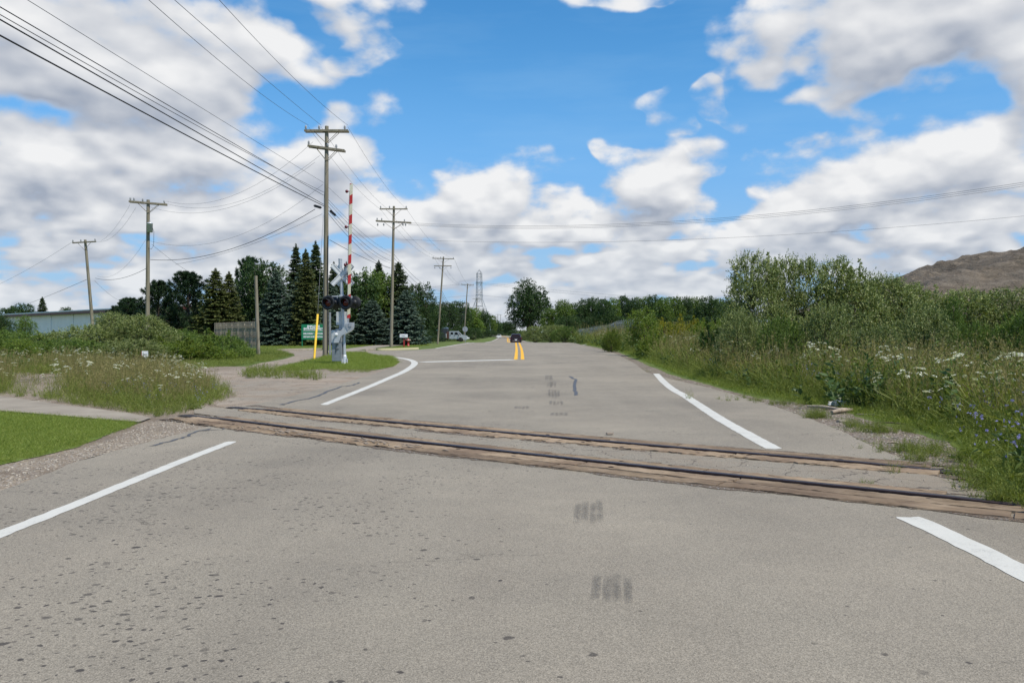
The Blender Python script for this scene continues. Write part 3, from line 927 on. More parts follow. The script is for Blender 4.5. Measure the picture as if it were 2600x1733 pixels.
def utility_pole(px, dist, top, lean=0.0, arms=(), label='', z0=None, rb=0.17, rt=0.11, extras=None, name='utility_pole', group='wooden utility poles'):
    """top: photo row of the pole's top; lean: sideways shift of the top in metres"""
    g = A(px, dist); hgt = (843 - top) / 2100 * dist + CAM_H - g.z
    e = empty(name, g, 0, label, 'utility pole', group)
    n = 7
    pts = [(lean * (i / n), 0, hgt * i / n - (0.15 if i == 0 else 0)) for i in range(n + 1)]
    MB().tube(pts, [rb + (rt - rb) * i / n for i in range(n + 1)], 14).build('pole_shaft', M['pole_wood'], e)
    for (dz, half, rot, tilt, ins, dbl) in arms:
        z = hgt - dz; cx = lean * z / hgt
        R = rotz(rot) @ Matrix.Rotation(tilt, 3, 'Y')
        for s in ((-1, 1) if dbl else (-1,)):
            c = Vector((cx, 0, z)) + rotz(rot) @ Vector((0, s * (rt + 0.05), 0))
            MB().box(c, (half * 2, 0.095, 0.125), R, 0.008).build('crossarm', M['pole_wood'], e)
            for q in (-1, 1):
                a = c + R @ Vector((q * half * 0.55, 0, -0.05)); b = Vector((cx, 0, z - 0.75)) + rotz(rot) @ Vector((0, s * (rt + 0.02), 0))
                MB().tube([a, b], 0.018, 5).build('brace', M['pole_wood'], e)
        for u in ins:
            insulator(e, Vector((cx, 0, z + 0.05)) + R @ Vector((u, -(rt + .05) if dbl else -(rt + .05), 0.03)))
    return e, hgt


def top_pt(px, py, dist): return P(px, py, dist)


D1, D2, D3, D4 = 50.0, 82.0, 131.0, 199.0
p1, h1 = utility_pole(826, D1, 322, 0.12, [(0.30, 1.32, 0.0, 0.0, (-1.22, -0.42, 1.12), True), (1.35, 1.12, 0.0, math.radians(7.5), (-1.05, 0.1, 0.62), True)],
                      'nearest wooden pole with two double crossarms beside the crossing signal')
MB().tube([(0.16, -0.12, 0.2), (0.17, -0.13, 5.0), (0.21, -0.1, 7.3)], 0.03, 6).build('conduit', M['cable'], p1)
for (x, y, z, a) in ((-0.42, -0.1, 9.05, 0.3), (0.42, 0.25, 8.72, 0.75)):
    MB().box((x, y, z), (0.52, 0.15, 0.15), Matrix.Rotation(a, 3, 'Y'), 0.05).build('splice_case', M['black'], p1)
p2, h2 = utility_pole(993, D2, 524, 0.30, [(0.30, 1.38, 0.0, 0.0, (-1.28, -.4, 1.25), False), (1.55, 1.75, 0.0, math.radians(3), (-1.6, -1.15, 1.1), True)],
                      'second wooden pole along the road behind the white mailbox, two crossarms')
for u in (-1.55, -0.95, 0.95, 1.2):
    insulator(p2, (0.27 + u, -0.17, h2 - 1.95), 0.28, 0.09)
p3, h3 = utility_pole(1111, D3, 652, 0.95, [(0.30, 1.72, 0.0, 0.03, (-1.6, -.4, 1.6), False), (1.45, 1.4, 0.0, 0.0, (), False)],
                      'third wooden pole along the road, leaning right, in front of the silver truck')
for u in (-1.3, -0.5, 1.25): insulator(p3, (0.9 + u, -0.17, h3 - 1.85), 0.3, 0.09)
p4, h4 = utility_pole(1177, D4, 720, 1.0, [(0.30, 1.5, 0.0, 0.06, (-1.4, 1.4), False)], 'fourth wooden pole along the road, leaning right, behind the round sign')
far_px = [(1207, 756, 285, 'pole left of the lattice tower foot'), (1226, 783, 400, 'pole just right of the lattice tower'), (1243, 795, 500, 'pole farther off, first right of the tower poles'),
          (1258, 803, 560, 'small distant pole before the thin cluster'), (1264, 797, 620, 'distant pole with wide crossarm in the cluster'), (1271, 798, 700, 'distant pole at the right of the cluster'), (1277, 812, 800, 'tiny distant pole nearest the parked traffic')]
fpoles = []
for px, ty, d, lab in far_px:
    fp, fh = utility_pole(px, d, ty, 0.6 if d < 300 else 0.0, [(0.3, 1.6, 0, 0, (), False)], 'grey wooden ' + lab.replace('nearest the parked traffic', 'just left of the dark minivan'), rb=.2, rt=.15, group='far poles along the road')
    fpoles.append((fp, fh))
pl1, hl1 = utility_pole(374, 62, 508, 0.12, [(0.25, 1.32, 0.25, math.radians(3), (-1.2, -.95, -.35, 1.15), True)], 'wooden pole with grey transformer can rising from the left bushes', rb=.17, rt=.12)
can = MB().lathe([(0.0, 0), (0.20, 0.01), (0.20, 0.62), (0.22, 0.63), (0.22, 0.68), (0.12, 0.74), (0, 0.75)], n=20).build('transformer', M['sign_back'], pl1, (0.33, -0.22, hl1 - 2.45))
MB().tube([(0, 0, .72), (0, 0, .92)], 0.035, 8).build('bushing', M['porcelain'], can)
MB().tube([(0.42, -.2, hl1 - 1.8), (0.62, -.2, hl1 - 2.4), (0.6, -.2, hl1 - 3.4), (0.4, -.15, hl1 - 3.7), (0.15, -.1, hl1 - 3.6)], 0.014, 5).build('drop_wire', M['cable'], pl1)
pl2, hl2 = utility_pole(240, 80, 609, -0.85, [(0.25, 1.25, -0.15, math.radians(-2), (-1.2, -.35, 1.15), False)], 'leftmost wooden pole, leaning left before the white building', rb=.17, rt=.12)
utility_pole(656, 52, 700, -0.15, [], 'short bare wooden post without crossarms left of the blue spruces', rb=.12, rt=.10, name='wooden_post', group='wooden utility poles')


# ------------------------------------------------------------------ overhead wires
def wire(pts, r, m, label, group, cat='wire', name='power_line'):
    c = smooth_line(pts, 1.2); mb = MB().tube(c, r, 5, caps=False)
    o = mb.build(name, m); tag(o, label, cat, group)
    return o


def sagged(a, b, sag, k=14):
    a = Vector(a); b = Vector(b)
    return [a.lerp(b, i / k) + Vector((0, 0, -4 * sag * (i / k) * (1 - i / k))) for i in range(k + 1)]


def fit_span(a_px, a_d, b_px, b_d, m_px=None, t=0.5):
    """wire from pixel a at distance a_d to pixel b at distance b_d, passing pixel row m_px[1] at column m_px[0]"""
    a = P(*a_px, a_d); b = P(*b_px, b_d)
    sag = 0.0
    if m_px:
        # find the parameter where the straight chord crosses the column, then the sag that brings it to the row
        lo, hi = 0.0, 1.0
        f = lambda s: (a.x + (b.x - a.x) * s) / (a.y + (b.y - a.y) * s) - (m_px[0] - 1300) / 2100
        if f(0) > 0: g = lambda s: -f(s)
        else: g = f
        for _ in range(40):
            mid = (lo + hi) / 2
            if g(mid) < 0: lo = mid
            else: hi = mid
        s = (lo + hi) / 2; q = a.lerp(b, s); want = P(m_px[0], m_px[1], q.y).z
        sag = (q.z - want) / (4 * s * (1 - s))
    return sagged(a, b, sag, 18)


K = 1.1054
def v(x, y): return (x * K, y * K)


UL = 'cables from the near pole over the upper left'
for (a, b, bd, mid, r, m, lab) in [
    ((822, 523), (-300, -72), 14.5, (400, 303), 0.021, M['cable'], 'lowest and thickest black cable crossing the upper left sky'),
    ((822, 519), (-300, -122), 14.5, (400, 277), 0.018, M['cable'], 'second thick black cable above the lowest one, upper left'),
    ((822, 488), (-300, -135), 14.5, (400, 262), 0.010, M['cable'], 'thin dark wire, lower of the close middle pair, upper left'),
    ((822, 496), (-300, -158), 14.5, (400, 250), 0.013, M['cable'], 'dark wire, upper of the close middle pair, upper left'),
    ((822, 464), (-300, -230), 14.5, (400, 203), 0.008, M['wire'], 'thin grey wire meeting the near pole above the black cables'),
    ((783, 318), (250, -115), 19, (560, 155), 0.009, M['wire'], 'thin wire to the left end of the near pole top crossarm'),
    ((815, 318), (330, -100), 20, (600, 135), 0.009, M['wire'], 'thin wire to the insulator left of the near pole top'),
    ((883, 318), (440, -130), 22, (690, 140), 0.009, M['wire'], 'thin wire to the right end of the near pole top crossarm')]:
    wire(fit_span(a, D1 - .1, b, bd, mid), r, m, lab, UL)
RD = 'wires running from pole to pole along the road'
i1 = [(783, 322), (815, 322), (883, 322)]; i2 = [(966, 531), (985, 531), (1032, 530)]; i3 = [(1104, 656), (1118, 656), (1154, 658)]; i4 = [(1180, 724), (1185, 724), (1204, 727)]
for k in range(3):
    nm = ('left', 'middle', 'right')[k]
    wire(sagged(P(*i1[k], D1), P(*i2[k], D2), 0.5), 0.008, M['wire'], 'top wire, ' + nm + ' one, between first and second roadside pole', RD)
    wire(sagged(P(*i2[k], D2), P(*i3[k], D3), 0.9), 0.009, M['wire'], 'top wire, ' + nm + ' one, between second and third roadside pole', RD)
    wire(sagged(P(*i3[k], D3), P(*i4[k], D4), 1.4), 0.012, M['wire'], 'top wire, ' + nm + ' one, between third and fourth roadside pole', RD)
# communication cables below
c1 = [505, 512, 522, 532, 540]; c2 = [641, 650, 662, 668, 680]; c3 = [738, 745, 751, 757, 762]; c4 = [787, 791, 795, 799, 803]
for k in range(5):
    nm = ('uppermost', 'second', 'third', 'fourth', 'lowest')[k]
    wire(sagged(P(832, c1[k], D1), P(992, c2[k], D2), 0.35 + .06 * k), 0.013 if k in (2, 4) else 0.009, M['cable'], nm + ' dark low cable between first and second roadside pole', RD)
    wire(sagged(P(997, c2[k], D2), P(1119, c3[k], D3), 0.9 + .15 * k), 0.015, M['cable'], nm + ' dark low cable between second and third roadside pole', RD)
    wire(sagged(P(1122, c3[k], D3), P(1180, c4[k], D4), 1.8 + .3 * k), 0.02, M['cable'], nm + ' dark low cable between third and fourth roadside pole', RD)
wire(fit_span((837, 609), D1, (990, 681), D2, (915, 650)), 0.016, M['cable'], 'thick black cable leaving the near pole beside the conduit', RD)
wire(fit_span((833, 475), D1, (988, 605), D2, (900, 535)), 0.007, M['wire'], 'thin single wire above the low cables, near pole to second', RD)
# right: from the second pole across the road
RT = 'wires crossing the road to the right'
for (a, b, mid, lab, r) in [((1045, 566), (2760, 437), (1900, 548), 'upper of the three close wires crossing the sky to the right', .012), ((1040, 569), (2760, 442), (1900, 552), 'middle of the three close wires crossing the sky to the right', .010),
                            ((1036, 571), (2760, 447), (1900, 556), 'lower of the three close wires crossing the sky to the right', .010), ((1003, 607), (2760, 532), (1900, 601), 'single thin wire below the three crossing to the right', .009)]:
    wire(fit_span(a, D2, b, 58, mid), r, M['wire'], lab, RT)
# left: from the near pole to the transformer pole and on
LT = 'wires from the near pole to the left poles'
for (a, ad, b, bd, mid, r, m, lab) in [
    ((795, 360), D1, (422, 511), 62, (640, 475), .007, M['wire'], 'top wire from near pole crossarm to transformer pole'),
    ((812, 395), D1, (418, 516), 62, (640, 500), .007, M['wire'], 'middle thin wire from near pole crossarm to transformer pole'),
    ((800, 412), D1, (350, 514), 62, (600, 522), .007, M['wire'], 'lowest thin crossarm wire sagging to transformer pole'),
    ((820, 468), D1, (382, 612), 62, (600, 600), .007, M['wire'], 'faint sagging wire under the crossarm wires, left'),
    ((800, 531), D1, (382, 659), 62, (600, 628), .018, M['cable'], 'thick dark cable from near pole to transformer pole'),
    ((818, 543), D1, (445, 671), 60, (620, 627), .009, M['wire'], 'thin guy wire under the thick cable, left'),
    ((370, 682), 62, (242, 706), 80, (310, 706), .016, M['cable'], 'dark cable between the two left poles'),
    ((330, 520), 62, (256, 612), 80, (296, 575), .007, M['wire'], 'upper steep wire between the two left poles'),
    ((345, 527), 62, (240, 612), 80, (300, 590), .007, M['wire'], 'lower steep wire between the two left poles'),
    ((370, 608), 62, (246, 700), 80, (300, 692), .007, M['wire'], 'sagging thin wire between the two left poles'),
    ((385, 620), 62, (640, 745), 85, (480, 690), .009, M['cable'], 'dark drop wire from transformer pole down to the trees'),
    ((228, 706), 80, (60, 775), 130, (120, 752), .018, M['cable'], 'dark cable descending left from the leftmost pole'),
    ((187, 612), 80, (-60, 745), 120, (60, 690), .010, M['wire'], 'faint wire going left from the leftmost pole crossarm'),
    ((240, 712), 80, (330, 772), 105, (280, 748), .010, M['wire'], 'thin drop wire from leftmost pole to the white building')]:
    wire(fit_span(a, ad, b, bd, mid), r, m, lab, LT)
# high-voltage line past the lattice tower
HV = 'high-voltage wires at the lattice tower'
for (a, b, mid, lab) in [((1217, 717), (2050, 775), (1500, 744), 'upper faint high-voltage wire right of the tower'), ((1217, 720), (2050, 782), (1500, 750), 'second faint high-voltage wire right of the tower'),
                         ((1217, 749), (1420, 768), None, 'lower faint high-voltage wire right of the tower'), ((1217, 719), (980, 745), (1100, 728), 'upper faint high-voltage wire left of the tower'), ((1217, 749), (1000, 770), (1110, 757), 'lower faint high-voltage wire left of the tower')]:
    wire(fit_span(a, 400, b, 380, mid), 0.035, M['wire'], lab, HV)

# ------------------------------------------------------------------ crossing signal with gate
sg = G(875, 926); U = sg.y / 2100 / 5.228


def L(zx, zy, y=0.0): return Vector(((zx - 495) * U, y, (1495 - zy) * U))


sig = empty('crossing_signal', sg, 0, 'silver railway crossing signal mast with crossbucks, black flashing lights and mechanism box', 'crossing signal')
sv = M['silver_paint']
b = MB()
b.lathe([(0.20, 0), (0.20, 0.03), (0.145, 0.04), (0.115, 0.10), (0.105, 0.40), (0.085, 0.46), (0.0, 0.461)], n=16)
for k in range(4):
    a = math.pi / 4 + k * math.pi / 2
    b.tube([(0.165 * math.cos(a), 0.165 * math.sin(a), 0.02), (0.165 * math.cos(a), 0.165 * math.sin(a), 0.11)], 0.018, 6)
    b.box((0.12 * math.cos(a), 0.12 * math.sin(a), 0.16), (0.10, 0.02, 0.26), rotz(a))
b.build('base_casting', sv, sig)
MB().lathe([(0.32, -0.05), (0.32, 0.012), (0.0, 0.013)], n=16).build('foundation', M['concrete'], sig)
mast = MB().tube([L(495, 1380), L(470, 800), L(452, 330), L(443, 240)], 0.075, 16)
mast.build('mast', sv, sig)
top = MB().tube([L(444, 262), L(443, 235)], 0.095, 16).tube([L(443, 238), L(440, 96)], 0.082, 16).tube([L(440, 100), L(440, 88)], 0.09, 16)
top.build('mast_head', sv, sig)
M['crossbuck'] = m_plain('crossbuck', (0.62, 0.64, 0.64), 0.5, 0.15, 0.08, 12)


def crossbuck(cx, cz, y, ang, tilt, name='crossbuck'):
    """two crossed blades, each a thin plate with a raised frame on its back"""
    for s in (-1, 1):
        R = rotz(ang) @ Matrix.Rotation(s * math.radians(47), 3, 'Y')
        c = Vector((cx, y + 0.015 * s, cz))
        bl = MB().box(c, (1.22, 0.008, 0.225), R, 0.003).build('crossbuck_blade', M['crossbuck'], sig)
        fr = MB()
        for o in (-0.075, 0.075):
            fr.box(c + R @ Vector((0, -0.012, o)), (1.16, 0.014, 0.02), R)
        f = fr.build('stiffener', M['grey_metal'], sig); f.parent = bl


cc = L(462, 308)
crossbuck(cc.x, cc.z, -0.13, math.radians(16), 0)
crossbuck(cc.x + 0.12, cc.z + 0.02, 0.15, math.radians(-22), 0)
MB().box(L(560, 311, -0.02), (0.86, 0.03, 0.035)).tube([L(462, 296, -.09), L(462, 322, -.09)], 0.02, 6).build('sign_bracket', sv, sig)
MB().box(L(455, 585, 0), (0.86, 0.05, 0.045), rotz(0.12)).tube([L(400, 575, 0), L(400, 610, 0)], 0.03, 8).tube([L(590, 578, 0), L(590, 610, 0)], 0.03, 8).box(L(462, 580, 0), (0.22, 0.2, 0.09), None, 0.01).build('light_crossarm', sv, sig)


def flasher(zx, zy, y, yaw, rr=0.335):
    c = L(zx, zy, y)
    R = rotz(yaw)
    e = MB(); e.lathe([(0.0, -0.02), (rr * .97, -0.02), (rr, 0.0), (rr * .97, 0.012), (0.165, 0.014), (0.165, 0.0), (0.0, 0.0)], n=36, axis='Y')
    bg = e.build('flasher_background', M['black'], sig, c); bg.rotation_euler = (0, 0, yaw)
    # visor: an open hood, longer above
    V = []; F = []; n = 24
    for k in range(n + 1):
        a = math.radians(-20) + math.radians(220) * k / n
        l = 0.12 + 0.16 * max(0, math.sin(a))
        for rad in (0.172, 0.166):
            V.append((rad * math.cos(a), -0.012, rad * math.sin(a))); V.append((rad * math.cos(a) * 1.03, -0.012 - l, rad * math.sin(a) * 1.03))
    for k in range(n):
        i = k * 4; F += [(i, i + 1, i + 5, i + 4), (i + 2, i + 6, i + 7, i + 3)]
    h = link_mesh('visor', mesh_np('visor', V, F), M['black']); h.parent = bg
    le = MB().lathe([(0.0, 0.028), (0.07, 0.026), (0.12, 0.018), (0.155, 0.004), (0.156, 0.0)], n=28, axis='Y').build('red_lens', M['red_lens'], bg)
    hs = MB().lathe([(0.13, -0.02), (0.14, -0.10), (0.10, -0.17), (0.0, -0.18)], n=20, axis='Y').build('lamp_housing', M['black'], bg)
    rim = MB().tube([(0.235 * math.cos(t) - 0.0, -0.016, 0.235 * math.sin(t)) for t in np.linspace(-0.6, 0.6, 8)], 0.006, 4)
    return bg


# the lathe axis 'Y' maps height to -y... keep discs facing the camera (front at -y)
flasher(298, 674, -0.34, math.radians(-20))
flasher(540, 672, -0.50, math.radians(-14))
flasher(362, 670, 0.30, math.radians(158), 0.30)
flasher(620, 666, 0.30, math.radians(166), 0.30)
MB().box(L(453, 878, 0.20), (0.53, 0.26, 0.62), rotz(0.1), 0.015).build('junction_box', M['sign_back'], sig)
MB().box(L(435, 1000, 0.1), (0.12, 0.1, 0.26)).build('conduit_box', M['grey_metal'], sig)
# gate mechanism: lower cabinet, upper cabinet with arm
M['mech'] = m_plain('mech', (0.235, 0.26, 0.285), 0.5, 0.2, 0.1, 6)
mc = MB().box(L(404, 1322, -0.05), (0.43, 0.34, 0.84), rotz(-0.08), 0.012).build('mechanism_cabinet', M['mech'], sig)
hp = MB()
for z0 in (1222, 1282): hp.box(L(412, z0, -0.245), (0.14, 0.015, 0.02)); hp.box(L(396, z0 + 25, -0.245), (0.018, 0.015, 0.16))
hp.build('hasp', M['black'], mc).parent = mc
MB().box(L(360, 1120, 0.02), (0.20, 0.40, 0.60), rotz(-0.08), 0.02).box(L(398, 1115, 0.0), (0.30, 0.30, 0.56), rotz(-0.08), 0.02).box(L(418, 1024, 0), (0.24, 0.2, 0.04), None, 0.01).build('gate_motor_housing', M['sign_back'], sig)
arm = [(384, 1090), (398, 1068), (430, 1050), (470, 1032), (500, 1000), (508, 975), (512, 938), (604, 936), (602, 1005), (590, 1035), (560, 1060), (520, 1078), (485, 1100), (462, 1125), (450, 1160), (434, 1200), (368, 1200), (384, 1150)]
poly = [(L(*q).x, L(*q).z) for q in arm]
MB().prism(poly, -0.33, -0.25).build('gate_bracket', sv, sig)
in_ = [(520, 975), (524, 950), (596, 948), (590, 1000), (560, 1040)]
MB().prism([(L(*q).x, L(*q).z) for q in in_], -0.36, -0.33).build('bracket_rib', M['grey_metal'], sig)
MB().prism([(p[0] + 0.02, p[1] + 0.02) for p in poly], 0.24, 0.32).build('gate_bracket', sv, sig)
MB().lathe([(0.07, 0.0), (0.07, 0.05), (0.04, 0.06), (0, 0.061)], L(405, 1090, -0.33), 14, 'Y').build('pivot_bolt', M['white'], sig)
MB().box(L(590, 962, -0.36), (0.13, 0.06, 0.17)).build('arm_clamp', M['grey_metal'], sig)


def m_gate(n, b, o):
    c = objco(n); x, y, z = n.xyz(c)
    k = n.m('FRACT', n.m('DIVIDE', n.m('ADD', n.m('ADD', z, 0.24), n.m('MULTIPLY', x, -0.55)), 0.905))
    s = n.m('LESS_THAN', k, 0.46)
    e = n.noise(c, 9.0, 4, 0.7)
    w = n.mix(n.map(e, 0.3, 0.7), (0.52, 0.50, 0.36), (0.66, 0.65, 0.52))
    r = n.mix(n.map(e, 0.3, 0.7), (0.36, 0.018, 0.016), (0.48, 0.03, 0.03))
    setp(n, b, n.mix(s, w, r), 0.5)


M['gate'] = mat('gate', m_gate)
ga = L(567, 880, -0.30); gt = P(892, 466, sg.y - .3) - sg
gh = (gt - ga).length
MB().box((0, 0, gh / 2), (0.135, 0.045, gh), None, 0.006).build('gate_arm', M['gate'], sig, ga)
bpy.data.objects['gate_arm'].rotation_euler = (0, math.atan2((gt - ga).x, (gt - ga).z), 0)
MB().tube([L(562, 935, -.3), L(565, 875, -.3)], 0.035, 8).build('breakaway_adapter', M['grey_metal'], sig)
g_arm = bpy.data.objects['gate_arm']
cable = MB().tube([(-0.085, 0, 0.0), (-0.085, 0, gh - 0.4)], 0.008, 5).build('lamp_cable', M['cable'], g_arm)
for py in (672, 576, 486):
    z = gh * (808 - py) / (808 - 466)
    lb = MB().tube([(-0.07, 0, z), (-0.20, 0, z)], 0.02, 6).lathe([(0.0, -0.075), (0.055, -0.06), (0.075, -0.01), (0.06, 0.045), (0.0, 0.06)], (-0.20, 0, z), 16, 'Y')
    lb.build('arm_lamp', M['lamp_red'], g_arm)

# ------------------------------------------------------------------ guy wires with yellow guard, steel post
gp = G(733, 913)
guy = empty('guy_wire', gp, 0, 'yellow plastic guy wire guard and thin guy cables beside the near pole', 'guy wire')
gd = P(806, 800, D1 - 6.0) - gp; g_top = P(822, 560, D1 - .2) - gp
dirg = Vector((12 / 2100 * 44, 1.2, 108 / 2100 * 44))
pt = P(745 + 60, 802, 46.5)
a1 = P(804.5, 799, gp.y + 0.8) - gp
# anchor is at the foot of the guard; wires run up to the pole
foot = Vector((0, 0, 0)); head = P(806.5, 798, gp.y + 1.0) - P(797.5, 913, gp.y)
gp2 = G(797.5, 915)
guy.location = gp2
head = P(806.5, 798, gp2.y + 1.0) - gp2
MB().tube([foot + Vector((0, 0, -.03)), head * 0.5 + Vector((0.0, 0, 0.0)), head], 0.062, 10).build('guard', M['yellow'], guy)
for k, (px, py) in enumerate([(822, 545), (827, 420)]):
    MB().tube([head * 0.98, P(px, py, D1 - .25) - gp2], 0.006, 5).build('guy_cable', M['wire'], guy)
sp_ = G(838, 905)
st = empty('steel_post', sp_, 0, 'blue-grey steel post standing close right of the near wooden pole', 'post')
MB().box((0, 0, 1.35), (0.11, 0.09, 2.75), None, 0.01).build('post', M['grey_metal'], st)
MB().box((0, 0, 0.05), (0.22, 0.2, 0.1)).build('footing', M['concrete'], st)

# ------------------------------------------------------------------ green sign
def text_mesh(name, s, size, m, parent, loc, align='LEFT', ext=0.004, width=None, bold=0.012):
    cu = bpy.data.curves.new(name, 'FONT'); cu.body = s; cu.size = size; cu.extrude = ext; cu.align_x = align; cu.offset = bold; cu.resolution_u = 2
    to = bpy.data.objects.new(name, cu); COL.objects.link(to)
    dg = bpy.context.evaluated_depsgraph_get(); me = bpy.data.meshes.new_from_object(to.evaluated_get(dg))
    bpy.data.objects.remove(to); me.name = name
    me.transform(Matrix.Rotation(math.pi / 2, 4, 'X'))
    if width:
        xs = [v.co.x for v in me.vertices]; w = max(xs) - min(xs); me.transform(Matrix.Scale(width / w, 4, (1, 0, 0)))
    me.materials.clear()
    o = link_mesh(name, me, m, parent, loc); return o


gs = G(766, 880); SU = gs.y / 2100
es = empty('entrance_sign', gs, 0, 'green sign board reading EMPLOYEE ENTRANCE ONLY before the blue spruces', 'sign')
W = 66 * SU; Hh = 39 * SU; zb = (880 - 862) * SU
MB().box((W / 2 - .03, 0.04, zb + Hh / 2), (W, 0.05, Hh), None, 0.006).build('board', M['green_sign'], es)
for x in (0.0, W - .08): MB().box((x + .03, 0.10, (zb + Hh) / 2), (0.09, 0.06, zb + Hh)).build('post', M['green_sign'], es)
zt = zb + Hh
for (s, x, z, sz, w) in [('EMPLOYEE', 14, 0.20, .30, 32), ('ENTRANCE ONLY', 5, 0.36, .30, 49), ('DELIVERIES & VISITORS', 4, 0.64, .20, 50), ('USE MAIN NORTH ENTRANCE', 4, 0.86, .20, 55)]:
    text_mesh('lettering', s, sz, M['white'], es, (x * SU, 0.008, zt - z * Hh), width=w * SU, bold=0.02 if sz > .25 else .012)
MB().box((W / 2, 0.012, zt - 0.43 * Hh), (W * .88, 0.006, 0.03)).build('rule', M['white'], es)
MB().box((W / 2, 0.012, zt - 0.72 * Hh), (W * .88, 0.006, 0.02)).build('rule', M['white'], es)
MB().prism([(57 * SU, zt - .66 * Hh), (57 * SU, zt - .60 * Hh), (55.8 * SU, zt - .60 * Hh), (58 * SU, zt - .53 * Hh), (60.2 * SU, zt - .60 * Hh), (59 * SU, zt - .60 * Hh), (59 * SU, zt - .66 * Hh)], 0.006, 0.014).build('arrow', M['white'], es)

# ------------------------------------------------------------------ mailbox, hydrant, round sign
mb_ = G(1026, 881); MU = mb_.y / 2100
e = empty('mailbox', mb_, 0, 'white rectangular mailbox on a red post beside the hydrant', 'mailbox')
MB().box((0, 0, 1.0 * 0.5 * 24 * MU), (0.13, 0.13, 25 * MU)).build('post', M['red'], e)
x0, x1, z0, z1 = -11 * MU, 8.7 * MU, 24 * MU, 33.2 * MU
MB().box(((x0 + x1) / 2, 0, (z0 + z1) / 2), (x1 - x0, 0.35, z1 - z0), None, 0.03).build('box', M['white'], e)
MB().box((-1.5 * MU, -0.178, (z0 + z1) / 2), (0.32, 0.004, 0.08)).build('address_plate', M['grey_metal'], e)
hy = G(1036.5, 878.5); HU = hy.y / 2100 * 1.0
e = empty('fire_hydrant', hy, 0, 'red fire hydrant with pale caps just right of the mailbox', 'fire hydrant')
h = 20.5 * HU
MB().lathe([(.17, 0), (.17, .05), (.12, .06), (.115, h * .62), (.16, h * .64), (.16, h * .69), (.13, h * .71), (.125, h * .80), (.10, h * .88), (.05, h * .94), (.03, h * .95), (.03, h), (0, h)], n=18).build('barrel', M['red'], e)
M['hyd_cap'] = m_plain('hyd_cap', (0.55, 0.45, 0.36), 0.5)
for c, ax, m2 in (((0, -.10, h * .74), 'Y', M['hyd_cap']), ((.12, 0, h * .74), 'X', M['hyd_cap']), ((-.12, 0, h * .74), 'X', M['red'])):
    s = -1 if c[0] < 0 else 1
    mbx = MB()
    if ax == 'Y': mbx.lathe([(.085, -.02), (.085, .10), (.03, .11), (.03, .14), (0, .141)], c, 12, 'Y')
    else: mbx.tube([c, (c[0] + s * .12, 0, c[2]), ], .075, 12).tube([(c[0] + s * .12, 0, c[2]), (c[0] + s * .16, 0, c[2])], .03, 6)
    mbx.build('outlet_cap', m2, e)
ss = A(1181, 118); SS = 118 / 2100
e = empty('stop_sign', ss, 0, 'grey back of an octagonal stop sign on a thin post by the truck', 'stop sign')
z = (867.5 - 833) * SS
MB().prism([(0.40 * math.cos(math.radians(22.5 + 45 * k)), z + 0.40 * math.sin(math.radians(22.5 + 45 * k))) for k in range(8)], -0.004, 0.004).build('plate', M['grey_metal'], e)
MB().box((0.02, -0.02, (z + .38) / 2), (0.06, 0.035, z + .38)).build('post', M['grey_metal'], e)
for q in (-.2, .2): MB().lathe([(0.02, 0), (0.02, .02), (0, .021)], (0.02, -0.04, z + q), 8, 'Y').build('bolt', M['white'], e)
# small white marker sign in the weeds
sm = A(368, 36); e = empty('marker_sign', sm, 0, 'small white marker sign with red edge among left flowers', 'sign')
zz = 1.5 - (898 - 843) / 2100 * 36 - sm.z
MB().box((0, 0, zz), (0.26, 0.02, 0.25), rotz(0.15)).build('plate', M['white'], e)
MB().box((-0.14, -0.01, zz), (0.03, 0.02, 0.25), rotz(0.15)).build('red_edge', M['red'], e)
MB().box((0, 0.03, zz / 2), (0.04, 0.04, zz)).build('post', M['dry_wood'], e)
MB().box((0.0, -0.013, zz - .02), (0.15, 0.004, 0.05), rotz(0.15)).build('print', M['grey_metal'], e)

# ------------------------------------------------------------------ kerbs
def kerb(pts, m, label=None):
    c = smooth_line([Vector((x, y, 0)) for x, y in gx(pts)], 0.5); V = []; F = []
    for i, p in enumerate(c):
        t = (c[min(i + 1, len(c) - 1)] - c[max(i - 1, 0)]).normalized(); n_ = Vector((-t.y, t.x, 0)); z = H(p.x, p.y)
        for o, hh in ((-.1, -.02), (-.09, .12), (-.07, .14), (.07, .14), (.09, .12), (.1, -.02)):
            q = p + n_ * o; V.append((q.x, q.y, z + hh + 0.02))
    for i in range(len(c) - 1):
        for j in range(5): F.append((i * 6 + j, (i + 1) * 6 + j, (i + 1) * 6 + j + 1, i * 6 + j + 1))
    F += [(0, 1, 4, 5), (1, 2, 3, 4)]
    o = link_mesh('kerb', mesh_np('kerb', V, F), m); o['kind'] = 'structure'


M['kerb_yellow'] = mat('kerb_yellow', f_paint((0.46, 0.42, 0.25), 0.95))
kerb([(958, 889), (1000, 888.5), (1061, 886.5)], M['kerb_yellow'])
kerb([(930, 892), (938, 889), (956, 889)], M['concrete'])
kerb([(704, 891.5), (750, 889.5), (800, 888.5), (818, 888.5)], M['concrete'])

# ------------------------------------------------------------------ minivan on the road (seen from behind)


M['van_paint'] = m_plain('van_paint', (0.022, 0.013, 0.020), 0.22, 0.3, 0.05, 3)
vg = A(1310, 141); vg.x += 0.0
van = empty('minivan', vg, 0, 'dark purple minivan driving away over the crest of the road', 'car')
van['category'] = 'car'
bm_ = MB()
